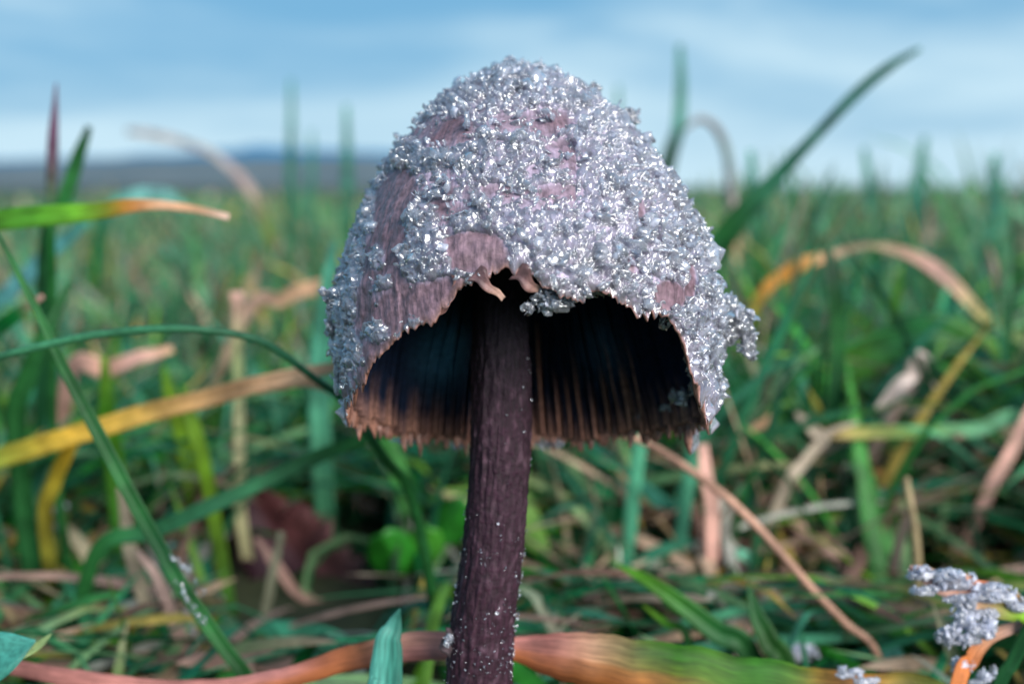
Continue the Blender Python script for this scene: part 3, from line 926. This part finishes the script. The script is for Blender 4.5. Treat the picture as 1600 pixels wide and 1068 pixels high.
# teal leaf in the corner
lf = empty('broad_leaf', G(-60, 62, 0)); tag(lf, 'teal green leaf in the bottom corner with a curled pale edge', 'leaf')
lst = [(-200, 1110, 60), (-90, 1060, 60.2), (0, 1022, 60.6), (56, 1000, 61)]
strip('leaf_blade', pts_of(lst), widths_of(lst, (50, 92, 78, 4)), [(.06, .27, .22)] * 4, M_BROAD, lf, fold=.12, thick=.08, face=(.1, -.9, .45), cols2=[(.04, .19, .15)] * 4, wob=0, n=60)
lst = [(8, 1040, 60.5), (36, 1022, 61), (62, 1006, 62), (80, 990, 63)]
strip('curled_edge', pts_of(lst), widths_of(lst, (3, 14, 13, 3)), [(.28, .36, .14)] * 4, M_BROAD, lf, fold=.5, thick=.1)
B('sharp pointed blue green blade in front of the fallen brown blade', 'grass blade',
  [('g', 606, 60), (603, 1120, 61.5), (603, 1060, 62), (607, 1005, 62.5), (617, 972, 63), (625, 950, 63)], (50, 58, 56, 46, 24, 2), [(.08, .30, .25)] * 6, fold=.12, cols2=[(.05, .22, .17)] * 6)
# big fallen dead blade
pkb = (.40, .16, .14)
B('long fallen dead blade, pink and rust brown, green where it passes the stem', 'grass blade',
  [('g', -400, 80), (-150, 1010, 76), (-40, 1030, 74), (40, 1046, 73), (130, 1062, 72), (240, 1076, 72), (340, 1076, 72), (440, 1060, 71.5), (540, 1030, 71), (620, 1013, 70.5), (700, 1008, 70), (790, 1012, 69.5), (860, 1022, 69),
   (930, 1034, 68.5), (1020, 1050, 68), (1120, 1068, 68), (1230, 1090, 68), (1340, 1105, 69), (1480, 1120, 70), ('g', 1700, 72)],
  (24, 26, 24, 26, 30, 32, 32, 34, 40, 46, 46, 36, 70, 92, 100, 104, 110, 110, 90, 30),
  [pkb] * 8 + [rs, (.5, .24, .18), pkb, pkb, pkb, (.34, .2, .12), (.05, .12, .015), (.04, .11, .012), (.05, .12, .01), (.34, .14, .03), ol, ol],
  dscale=.93, cols2=[rs, rs, pkb, pkb, pkb, pkb, (.36, .13, .08), rs, rs, pkb, pkb, rs, (.26, .08, .03), (.24, .08, .02), (.26, .09, .02), (.10, .12, .02), (.05, .10, .01), ol, ol, ol],
  mat=M_DEAD, fold=-.18, twist=0.1, thick=.06, n=170, ragged=.06)
# right side
B('thin straw stem running down from the cap rim to the bottom edge', 'straw',
  [(900, 662, 94), (950, 672, 93), (1010, 692, 92), (1080, 735, 90), (1150, 790, 88), (1210, 852, 86), (1260, 910, 85), (1320, 972, 84), (1370, 1020, 83), ('g', 1440, 83)],
  (9, 12, 12, 13, 14, 14, 14, 13, 12, 12), [(.5, .28, .2)] * 10, tube=True, name='straw', mat=M_DEAD)
B('broken pinkish straw stub standing upright behind the thin straw stem', 'straw',
  [('g', 1125, 106), (1112, 798, 104), (1104, 750, 103), (1098, 693, 103)], (16, 24, 22, 16), [pk] * 4, name='straw', mat=M_DEAD)
B('green blade leaning in from the fallen blade with a sharp tip', 'grass blade',
  [('g', 1240, 78), (1170, 1020, 78.5), (1120, 985, 79), (1060, 940, 80), (1010, 905, 81), (958, 878, 82)], (38, 38, 38, 30, 20, 2), (dk, g, g, (.05, .2, .03), gb, gb), fold=.4)
B('narrow green blade below the one that leans with a sharp tip', 'grass blade',
  [('g', 1110, 80), (1075, 1000, 80), (1040, 972, 81), (1003, 944, 82)], (12, 14, 12, 3), (g, g, gb, yg))
B('short dark green blade standing up from the fallen blade', 'grass blade',
  [('g', 1250, 76), (1226, 1050, 77), (1200, 1000, 78), (1180, 955, 79), (1168, 908, 80)], (40, 40, 36, 24, 2), (dk, (.04, .16, .03), (.04, .18, .03), g, g), fold=.35)
B('pale mint green blade end behind the short dark green blade', 'grass blade',
  [('g', 1095, 102), (1115, 1000, 102), (1140, 935, 103), (1168, 860, 105)], (34, 38, 40, 34), (g, lt, lt, (.14, .42, .28)), fold=.1)
B('upright straw stem ending at the frosted leaf', 'straw',
  [('g', 1440, 94), (1434, 980, 93), (1434, 900, 92), (1428, 820, 92), (1415, 745, 93)], (14, 15, 15, 14, 12), [(.42, .32, .18)] * 5, tube=True, name='straw', mat=M_DEAD)
# frosted dead leaf
fl = empty('frosted_leaf', G(1700, 65.5, 0)); tag(fl, 'curled dead leaf edge crusted with ice, green at one end', 'leaf')
lst = [('g', 1900, 67.5), (1760, 1000, 66.5), (1650, 962, 65.5), (1590, 950, 65.0), (1530, 930, 64.5), (1470, 908, 64.5), (1420, 886, 64.5)]
strip('leaf_blade', pts_of(lst), widths_of(lst, (30, 36, 34, 44, 52, 40, 12)), [ol, ol, gb, yg, tn, pk, pk], M_DEAD, fl, fold=.3, thick=.12, ragged=.4, cols2=[ol, ol, gb, (.3, .2, .05), rs, tn, pk])
cs, ss = [], []
for args in ((1440, 895, 64.1, 26, 12, 60, .17), (1490, 905, 64.1, 40, 16, 110, .18), (1550, 925, 64.1, 40, 16, 90, .17), (1450, 922, 63.9, 30, 8, 50, .2), (1500, 935, 63.7, 30, 8, 40, .18), (1590, 945, 64.5, 24, 12, 36, .15),
             (1540, 960, 63.9, 30, 10, 40, .17)):
    a_, b_ = clump(*args); cs += a_; ss += b_
o = crystals('ice_crust', cs, ss, fl, M_CLEAR); o['kind'] = 'stuff'; o['label'] = 'ice granules along the dead leaf'
cs, ss = [], []
for args in ((1506, 955, 63.7, 18, 26, 60, .22), (1480, 990, 63.5, 22, 12, 60, .24), (1530, 985, 63.5, 26, 14, 70, .24), (1500, 1000, 63.5, 34, 8, 50, .22), (1545, 975, 63.7, 14, 12, 30, .2)):
    a_, b_ = clump(*args); cs += a_; ss += b_
o = crystals('ice_lump', cs, ss, fl, M_CLEAR); o['kind'] = 'stuff'; o['label'] = 'lump of ice hanging under the dead leaf'
B('rust orange blade rising steeply to the hanging lump of ice', 'grass blade',
  [('g', 1470, 62), (1490, 1085, 63), (1515, 1030, 64.5), (1545, 995, 66), (1590, 978, 66.5), (1650, 972, 67)], (24, 26, 28, 22, 18, 12), (rs, (.5, .16, .05), (.5, .16, .05), (.5, .25, .15), pk, pk), mat=M_DEAD)
B('dark green blade crossing the bottom right corner', 'grass blade',
  [('g', 1535, 66), (1555, 1085, 66), (1580, 1035, 66), (1612, 970, 66), (1650, 890, 67)], (22, 24, 24, 22, 10), [dk] * 5)
B('pale blue green blade stub between frosty clumps at the bottom edge', 'grass blade',
  [('g', 1415, 84), (1408, 1080, 84), (1398, 1035, 84), (1385, 1000, 84)], (56, 50, 42, 22), [(.09, .32, .28)] * 4, fold=.1)
for (lab, c_) in (('clear ice clump on the rust orange blade', [(1505, 1040, 64.0, 20, 18, 30, .15, .5, 0., 2)]),
                  ('low ice clump beside the dark corner blade', [(1545, 1052, 64, 18, 14, 26, .14, .5, 0., 2), (1530, 1066, 64, 14, 8, 14, .14, .5, 0., 1)]),
                  ('glassy ice clump at the end of the fallen blade', [(1330, 1052, 63.5, 24, 9, 30, .13, .5, 0., 2), (1352, 1064, 63.5, 24, 8, 24, .14, .5, 0., 2), (1316, 1046, 63.5, 8, 8, 12, .1, .5, 0., 1)]),
                  ('hazy frost clump behind the fallen blade', [(1250, 1020, 84, 32, 16, 70, .2)]),
                  ('blurred frost clump low behind the yellow olive blade', [(92, 792, 112, 14, 8, 26, .35), (88, 830, 112, 16, 10, 30, .35)])):
    cs, ss = [], []
    for args in c_:
        a_, b_ = clump(*args); cs += a_; ss += b_
    o = crystals('ice_clump', cs, ss, None, M_CLEAR); tag(o, lab, 'ice')
B('arched blade, orange then pinkish tan, beyond the icy side of the cap', 'grass blade',
  [('g', 1140, 138), (1150, 600, 136), (1170, 500, 134), (1200, 448, 133), (1250, 415, 132), (1300, 398, 132), (1360, 384, 132), (1420, 398, 132), (1475, 432, 130), (1530, 488, 128), (1600, 535, 127), (1700, 610, 125), ('g', 1800, 124)],
  (10, 14, 16, 22, 24, 16, 12, 22, 28, 20, 18, 18, 16), (g, ol, (.3, .3, .04), (.6, .28, .06), (.6, .28, .06), (.45, .28, .18), (.3, .24, .14), (.5, .3, .22), (.5, .3, .24), (.36, .3, .12), (.25, .34, .12), g, g), mat=M_DEAD, dscale=1.08)
B('dark green upright blade crossing the arched orange blade', 'grass blade',
  [('g', 1290, 120), (1296, 720, 118), (1304, 620, 118), (1308, 520, 118), (1302, 440, 118), (1290, 380, 119)], (26, 26, 26, 26, 24, 10), (dk, g, dk, g, dk, dk))
B('tall broad blade sweeping up and away from the cap into the sky', 'grass blade',
  [('g', 1010, 176), (1060, 480, 168), (1110, 400, 163), (1160, 335, 160), (1215, 275, 158), (1275, 212, 155), (1335, 150, 152), (1385, 108, 150), (1438, 76, 149)],
  (34, 42, 42, 36, 24, 17, 17, 15, 6), (dk, (.02, .13, .03), (.02, .13, .03), (.03, .14, .05), (.05, .2, .12), (.05, .2, .14), (.05, .2, .14), (.05, .2, .14), te), fold=.4)
B('very tall blurred blade rising straight behind the cap', 'grass blade',
  [('g', 1010, 250), (1030, 330, 245), (1046, 245, 242), (1060, 195, 240), (1063, 140, 240), (1062, 70, 240)], (26, 26, 22, 18, 16, 8), (dk, dk, dk, te, te, te))
B('greyish stalk looping over like an arch next to the tall blurred blade', 'grass stem',
  [('g', 1150, 210), (1148, 400, 208), (1142, 300, 206), (1136, 240, 205), (1118, 200, 204), (1092, 186, 204), (1066, 205, 205)], (14, 14, 15, 15, 13, 10, 5), (ol, tn, gy, (.2, .26, .25), gy, gy, gy), name='grass_stalk', tube=True, mat=M_DEAD)
B('pink tan blade bending over, its grey tip floating against the sky', 'grass blade',
  [('g', 450, 330), (420, 360, 325), (385, 290, 320), (340, 245, 318), (290, 224, 317), (245, 212, 316), (198, 205, 316)], (14, 16, 16, 12, 12, 14, 10), (ol, ol, (.4, .3, .28), gy, gy, gy, gy), mat=M_DEAD)
for i, (x, top, d_, wd, lab) in enumerate(((455, 125, 340, 16, 'blurred blue green blade rising highest above the hill'), (487, 205, 360, 14, 'shortest blurred blade between two taller ones above the hill'),
                                         (541, 165, 280, 20, 'blurred dark teal blade above the hill close to the cap'), (966, 135, 300, 16, 'faint grey blade tip beside the upper cap'),
                                         (1172, 235, 190, 24, 'blurred teal blade tip between the grey arch and the sweeping blade'), (1350, 232, 260, 24, 'pale blurred blade tip leaning above the right bank'),
                                         (1445, 215, 280, 26, 'faint blade tip leaning towards the tall sweeping blade'), (1555, 240, 260, 30, 'broad blurred blade tip over the bank at the photo edge'))):
    lean = (0, 0, -6, 4, -14, -30, 40, 10)[i]
    B(lab, 'grass blade', [('g', x - lean, d_ + 4), (x - lean * .7, 420, d_), (x - lean * .4, (top + 420) / 2, d_), (x, top, d_)], (wd, wd, wd * .9, wd * .35), (dk, g, (.04, .18, .12), te))
B('broad dark green blade arching over near the pale grey twig', 'grass blade',
  [('g', 1170, 140), (1240, 640, 138), (1310, 585, 137), (1390, 535, 136), (1470, 520, 135), (1540, 560, 134), (1580, 640, 133), ('g', 1620, 132)], (30, 46, 54, 60, 60, 54, 40, 30), (dk, g, gb, g, g, gb, g, dk), fold=.2)
B('pale grey twig lying slanted over dark green blades', 'twig',
  [(1368, 638, 124), (1395, 612, 124), (1420, 590, 125), (1450, 572, 126), ('g', 1560, 150)], (18, 22, 22, 20, 10), [(.55, .45, .42)] * 5, name='twig', mat=M_DEAD)
B('straight pinkish straw leaning in at the far right edge', 'straw',
  [('g', 1500, 112), (1535, 785, 112), (1570, 720, 112), (1610, 640, 113), (1650, 560, 114)], (18, 22, 22, 20, 10), [pk] * 5, name='straw', mat=M_DEAD)
B('long horizontal yellow green stem meeting the forked straw', 'grass stem',
  [(1270, 680, 112), (1340, 676, 112), (1430, 674, 113), (1520, 672, 114), (1620, 668, 115), ('g', 1800, 120)], (14, 20, 22, 24, 24, 20), (tn, (.4, .36, .1), (.2, .36, .1), lt, lt, g), name='grass_stalk')
fk = empty('straw', G(1200, 110, 0)); tag(fk, 'forked pale straw shaped like a Y below the orange arch', 'straw')
for l_, w_ in (([('g', 1180, 112), (1225, 765, 110), (1255, 722, 110), (1288, 684, 110)], (12, 20, 18, 18)), ([(1292, 690, 110), (1268, 668, 111), (1244, 645, 112)], (18, 20, 8)), ([(1284, 690, 110), (1300, 672, 111), (1340, 660, 112)], (16, 10, 4))):
    strip('branch', pts_of(l_), widths_of(l_, w_), [(.42, .34, .26)] * len(l_), M_DEAD, fk)
B('rust brown stem slanting down from the forked straw', 'straw',
  [(1300, 690, 108), (1345, 720, 108), (1390, 748, 108), (1425, 770, 108), ('g', 1520, 104)], (14, 18, 18, 16, 10), (tn, (.4, .22, .08), (.36, .17, .06), rs, rs), name='straw', mat=M_DEAD, dscale=1.1)
B('fat pale tan blade end pointing up towards the fork', 'straw',
  [('g', 1080, 118), (1128, 720, 116), (1160, 690, 116), (1205, 652, 116)], (20, 26, 24, 14), [tn] * 4, name='straw', mat=M_DEAD)
B('pale teal blade slanting down beside the mushroom stem', 'grass blade',
  [(880, 668, 118), (940, 715, 116), (1000, 765, 114), (1060, 800, 112), (1130, 835, 110), ('g', 1230, 106)], (12, 26, 30, 28, 24, 18), (te, te, te, te, g, g))
B('pale grey green blade touching the cap left side in the blur', 'grass blade',
  [('g', 505, 120), (503, 700, 118), (500, 560, 117), (512, 450, 116), (520, 380, 116)], (30, 36, 34, 26, 10), (g, (.1, .34, .2), (.1, .36, .24), (.1, .36, .24), te))
B('light tan blade rising to the cap at its widest', 'grass blade',
  [('g', 250, 150), (380, 500, 140), (440, 468, 136), (490, 450, 134), (560, 432, 132)], (14, 20, 24, 24, 14), (ol, (.5, .32, .24), tn, tn, tn), mat=M_DEAD)
B('coral tan blade lying between the lime blades behind the arched stem', 'grass blade',
  [('g', 60, 130), (110, 590, 122), (165, 578, 120), (215, 560, 119), (270, 545, 120)], (16, 28, 28, 22, 12), (tn, pk, (.6, .33, .24), pk, tn), mat=M_DEAD)
for (l_, w_, lab, c_) in (([('g', 330, 88), (300, 1040, 88), (275, 975, 88), (245, 900, 89), (215, 860, 90)], (20, 24, 24, 18, 8), 'pinkish dead stem leaning away from the frosted blade', (.42, .28, .24)),
                          ([('g', 300, 92), (298, 1060, 92), (300, 1000, 92), (292, 945, 92)], (20, 20, 20, 12), 'grey lilac dead stem upright under the frost on the diagonal blade', (.34, .3, .33)),
                          ([('g', 262, 96), (248, 1040, 96), (232, 960, 96), (205, 860, 97), (190, 760, 98)], (20, 22, 22, 24, 14), 'dull tan dead stem left of the pinkish one', (.34, .28, .2)),
                          ([('g', 410, 104), (408, 1010, 104), (420, 930, 104), (440, 830, 104)], (14, 16, 16, 10), 'grey green dead stem in front of the dark brown leaf', (.24, .24, .16)),
                          ([('g', 520, 112), (470, 930, 110), (430, 880, 109), (400, 840, 109)], (12, 16, 18, 8), 'pinkish stem crossing the dark brown leaf', (.4, .24, .2))):
    B(lab, 'dead stem', l_, w_, [c_] * len(l_), name='dead_stalk', mat=M_DEAD)
B('crumpled dark brown dead leaf on the ground behind thin dead stems', 'dead leaf',
  [G(380, 122, 0), P(440, 850, 118), P(490, 890, 116), P(545, 940, 114), G(620, 112, 0)] and [(385, 770, 122), (430, 830, 120), (480, 880, 118), (530, 930, 116), (590, 985, 114)],
  (50, 130, 160, 130, 50), [(.09, .028, .028), (.11, .035, .035), (.13, .05, .05), (.10, .05, .055), (.07, .03, .035)], name='dead_leaf', mat=M_DEAD, ragged=.7, fold=.4, cols2=[(.05, .02, .03)] * 5)
# clover
cl = empty('clover_plant', G(690, 104, 0)); tag(cl, 'bright green clover with rounded leaflets behind the mushroom stem', 'clover')
def leaflet(cx, cy, d, rx, ry, rot, colr, parent, name='leaflet'):
    V, C, U, F = [], [], [], []
    nA, nR = 28, 5
    c = P(cx, cy, d); V.append(c[:]); C.append(colr); U.append((.5, .5))
    for j in range(1, nR + 1):
        for i in range(nA):
            a = 2 * math.pi * i / nA; rr = j / nR * (1 - .18 * math.exp(-((a - math.pi / 2) / .25) ** 2))
            u, v = math.cos(a) * rx * rr, math.sin(a) * ry * rr
            u, v = u * math.cos(rot) - v * math.sin(rot), u * math.sin(rot) + v * math.cos(rot)
            p = P(cx + u, cy - v, d + (.9 * abs(math.cos(a)) * rr - .5 * math.sin(a) * rr) * rx * d / FPX * .6)
            V.append(p[:]); C.append(colr); U.append((.5 + math.cos(a) * rr / 2, .5 + math.sin(a) * rr / 2))
    for i in range(nA): F.append((0, 1 + i, 1 + (i + 1) % nA))
    for j in range(nR - 1):
        for i in range(nA):
            i2 = (i + 1) % nA; b = 1 + j * nA
            F.append((b + i, b + nA + i, b + nA + i2, b + i2))
    o = mesh_obj(name, V, F, M_BROAD, None, C, U); child_fix(o, parent)
    md = o.modifiers.new('thickness', 'SOLIDIFY'); md.thickness = .15 * MM
    return o
leaflet(612, 865, 106, 38, 42, .5, (.02, .17, .012), cl)
leaflet(660, 858, 107, 32, 42, -.4, (.05, .22, .02), cl)
leaflet(706, 815, 108, 34, 44, -.7, (.02, .16, .015), cl)
lst = [('g', 690, 104), (684, 960, 103.5), (672, 900, 103), (668, 860, 103)]
strip('stalk', pts_of(lst), widths_of(lst, (8, 8, 7, 6)), [g] * 4, M_BLADE, cl, tube=True)
for i, (x, y, d, rx, ry, rot, c_, lab) in enumerate((
        (905, 800, 122, 60, 70, .3, (.015, .15, .05), 'dark green rounded leaf close behind the stem, near the thin straw'),
        (975, 862, 116, 46, 40, .9, (.03, .2, .08), 'mid green leaf below the pale teal blade'),
        (1300, 800, 118, 60, 30, -.5, (.16, .36, .2), 'mint green drooping leaf below the pale bud'),
        (265, 900, 112, 30, 60, .1, (.04, .2, .19), 'dull teal leaf hanging behind the pinkish dead stem'),
        (1160, 750, 130, 44, 60, -.3, (.03, .18, .04), 'green leaf behind the broken straw stub'),
        (40, 1000, 96, 60, 40, .2, (.012, .08, .02), 'dark green leaf over the fallen blade near the corner leaf'),
        (1440, 800, 126, 20, 24, 0, (.10, .006, .015), 'small dark red leaf behind the upright straw stem'))):
    e = empty('leaf_plant', G(x, d + 1, 0)); tag(e, lab, 'leaf')
    leaflet(x, y, d, rx, ry, rot, c_, e, 'leaf')
    l_ = [('g', x, d + 1), (x + 3, y + ry + 20, d + 1), (x, y, d + .6)]
    strip('stalk', pts_of(l_), widths_of(l_, (9, 8, 6)), [g] * 3, M_BLADE, e, tube=True)
# pale bud
bd = empty('bud_stalk', G(1322, 116, 0)); tag(bd, 'tiny pale round bud on a thin stalk below the horizontal stem', 'bud')
V, F = [], []
c = P(1320, 740, 115)
for j in range(9):
    th = math.pi * j / 8
    for i in range(14):
        a = 2 * math.pi * i / 14; rr = (1.15 + .12 * math.sin(5 * a)) * math.sin(th)
        V.append((c.x + rr * math.cos(a), c.y + rr * math.sin(a), c.z + 1.25 * math.cos(th)))
for j in range(8):
    for i in range(14):
        F.append((j * 14 + i, (j + 1) * 14 + i, (j + 1) * 14 + (i + 1) % 14, j * 14 + (i + 1) % 14))
child_fix(mesh_obj('bud', V, F, M_DEAD, None, [(.6, .5, .42)] * len(V), [(.5, .5)] * len(V)), bd)
lst = [('g', 1322, 116), (1322, 820, 115.5), (1320, 755, 115)]
strip('stalk', pts_of(lst), widths_of(lst, (8, 8, 6)), [g] * 3, M_BLADE, bd, tube=True)

# ------------------------------------------------------------------ the meadow
PAL = [np.array(c) for c in ((.012, .14, .02), (.004, .075, .018), (.02, .20, .08), (.12, .27, .01), (.03, .22, .02), (.06, .30, .17), (.01, .13, .07), (.18, .32, .14), (.006, .10, .03), (.004, .06, .02))]
DEADP = [np.array(c) for c in ((.60, .40, .28), (.62, .37, .30), (.42, .30, .16), (.22, .12, .09), (.60, .42, .10), (.46, .44, .38), (.5, .42, .28))]
def meadow(name, label, region, count, hfun, wfun, dead=.22, nseg=6, wild=1.0, clumpy=True, guard=True, seed=1, fallen=.12, pale=0.0):
    r = np.random.default_rng(seed)
    V, F, C, U = [], [], [], []
    base = 0
    us = np.array([-1., 0., 1.])
    s = np.linspace(0, 1, nseg + 1)
    made = 0; tries = 0
    while made < count and tries < count * 6:
        tries += 1
        x, y = region(r)
        k = noise.noise(Vector((x * .03, y * .03, 21)))
        if clumpy and r.uniform() > .65 + .9 * k: continue
        z0 = ground_h(x, y) - .6
        isdead = r.uniform() < dead + .25 * noise.noise(Vector((x * .02, y * .02, 44)))
        isf = r.uniform() < fallen * (2.5 if isdead else 1)
        hh = hfun(x, y, r) * (.75 if isdead else 1) * (1 + .55 * noise.noise(Vector((x * .011, y * .011, 61))))
        az = r.uniform(0, 2 * math.pi)
        lean = (r.uniform(.05, .6) if not isf else r.uniform(1.0, 1.5)) * wild
        bend = r.gamma(1.8, 1.0) * wild if not isf else r.uniform(.0, .5)
        ang = lean + bend * s ** 1.3
        ds = hh / nseg
        hor = np.concatenate([[0], np.cumsum(np.sin(ang[:-1]) * ds)]); ver = np.concatenate([[0], np.cumsum(np.cos(ang[:-1]) * ds)])
        if isf: ver = ver + 2 + r.uniform(0, 12) * min(1, hh / 60) * (1 - (s - .5) ** 2)
        cx = x + hor * math.cos(az); cy = y + hor * math.sin(az); cz = z0 + ver
        if guard:
            px, py, f = proj((cx, cy, cz))
            if np.any((f < 138) & (px > 370) & (px < 610) & (py > 770) & (py < 985)) and r.uniform() < .96: continue
            if np.any((cy > 2) & (f < 110) & (px > -30) & (px < 1630) & (py < np.where(f > 80, 885, 1100))): continue
            if np.any((np.hypot(cx, cy) < 12) & (cz > 30)): continue
        wd = wfun(x, y, r)
        prof = np.sqrt(np.clip(1 - s ** 2.2, 0, 1)) * (.7 + .3 * np.minimum(1, s * 4)) + .03
        hw = wd * .5 * prof
        sd = np.array([-math.sin(az), math.cos(az), 0.])
        tw = r.uniform(-1.1, 1.1) * s + r.uniform(-.6, .6)
        tx, ty, tz = np.sin(ang) * math.cos(az), np.sin(ang) * math.sin(az), np.cos(ang)
        tn_ = np.stack([tx, ty, tz], 1)
        nn = np.cross(sd[None, :], tn_)
        side = sd[None, :] * np.cos(tw)[:, None] + nn * np.sin(tw)[:, None]
        nn2 = np.cross(side, tn_)
        P0 = np.stack([cx, cy, cz], 1)
        vv = P0[:, None, :] + side[:, None, :] * (us[None, :, None] * hw[:, None, None]) + nn2[:, None, :] * (np.abs(us)[None, :, None] * hw[:, None, None] * .35)
        if isdead:
            c = DEADP[r.integers(len(DEADP))] * r.uniform(.6, 1.15); ct = c * r.uniform(.8, 1.1)
        else:
            c = (PAL[r.integers(len(PAL))] * 1.2 * (1 - pale) + np.array((.19, .31, .20)) * pale) * r.uniform(.7, 1.3); ct = c * r.uniform(.9, 1.4)
            if r.uniform() < .16: ct = DEADP[r.integers(len(DEADP))]
        sm = (s ** 2)[:, None]
        cc = c[None, :] * (1 - sm) + ct[None, :] * sm
        V.append(vv.reshape(-1, 3)); C.append(np.repeat(cc, 3, axis=0))
        U.append(np.stack([np.tile([0, .5, 1.], nseg + 1), np.repeat(s * hh * .25 + made, 3)], 1))
        b = base
        for i in range(nseg):
            a = b + i * 3
            F.append((a, a + 1, a + 4, a + 3)); F.append((a + 1, a + 2, a + 5, a + 4))
        base += 3 * (nseg + 1); made += 1
    o = mesh_obj(name, np.vstack(V), np.array(F), M_BLADE, None, np.vstack(C), np.vstack(U))
    tag(o, label, 'grass', kind='stuff')
    return o

def sector(r0, r1, half=34, power=1.0):
    def f(r):
        a = math.radians(r.uniform(-half, half)); d = (r0 ** power + r.uniform() * (r1 ** power - r0 ** power)) ** (1 / power)
        return d * math.sin(a), d * math.cos(a)
    return f
def ring_(r0, r1):
    def f(r):
        a = r.uniform(0, 2 * math.pi); d = math.sqrt(r.uniform(r0 * r0, r1 * r1)); return d * math.sin(a), d * math.cos(a)
    return f
def h_near(x, y, r):
    lim = np.interp(x / max(y, 1), [-.5, -.1, .1, .25, .5], [.95, 1.0, 1.0, 1.15, 1.2])
    return r.uniform(18, 40) * lim
def h_mid(x, y, r):
    lim = np.interp(x / max(y, 1), [-.5, -.1, .1, .25, .5], [.95, 1.02, 1.0, 1.15, 1.25])
    return r.uniform(24, 46) * lim * (1 if r.uniform() > .03 else 1.35)
meadow('grass', 'dense green grass mixed with dead blades behind the mushroom', sector(92, 230, 36, 1.6), 8500, h_near, lambda x, y, r: .5 + r.gamma(2, .45), dead=.4, pale=.15, seed=3, fallen=.34)
meadow('leafy_undergrowth', 'low broad leaves and moss covering the soil among the grass', sector(95, 320, 36, 1.4), 2600, lambda x, y, r: r.uniform(6, 20), lambda x, y, r: r.uniform(3, 8), dead=.12, seed=12, fallen=.1, wild=1.5)
meadow('dead_thatch', 'fallen dead grass matted on the soil', sector(84, 170, 36, 1.3), 800, lambda x, y, r: r.uniform(14, 40), lambda x, y, r: r.uniform(.6, 1.8), dead=.2, seed=15, fallen=1.0)
meadow('grass', 'blurred grass further back up to the horizon', sector(200, 800, 36, 1.3), 13000, h_mid, lambda x, y, r: r.uniform(.9, 3.2), dead=.5, pale=.4, seed=4, nseg=6, fallen=.22)
meadow('grass', 'far grass of the open meadow', sector(700, 6000, 40, 1.1), 6000, lambda x, y, r: r.uniform(26, 46), lambda x, y, r: r.uniform(3, 7) * (1 + y / 2500), dead=.3, pale=.3, seed=5, nseg=4, clumpy=False)
meadow('grass', 'low grass round the foot of the mushroom and under the camera', ring_(8, 150), 2600, lambda x, y, r: r.uniform(8, 30), lambda x, y, r: r.uniform(.6, 2.2), dead=.3, seed=6, fallen=.3)
meadow('grass', 'grass of the meadow beside and behind the viewpoint', ring_(120, 900), 5000, lambda x, y, r: r.uniform(20, 42), lambda x, y, r: r.uniform(1.5, 4), dead=.2, seed=8, nseg=4)
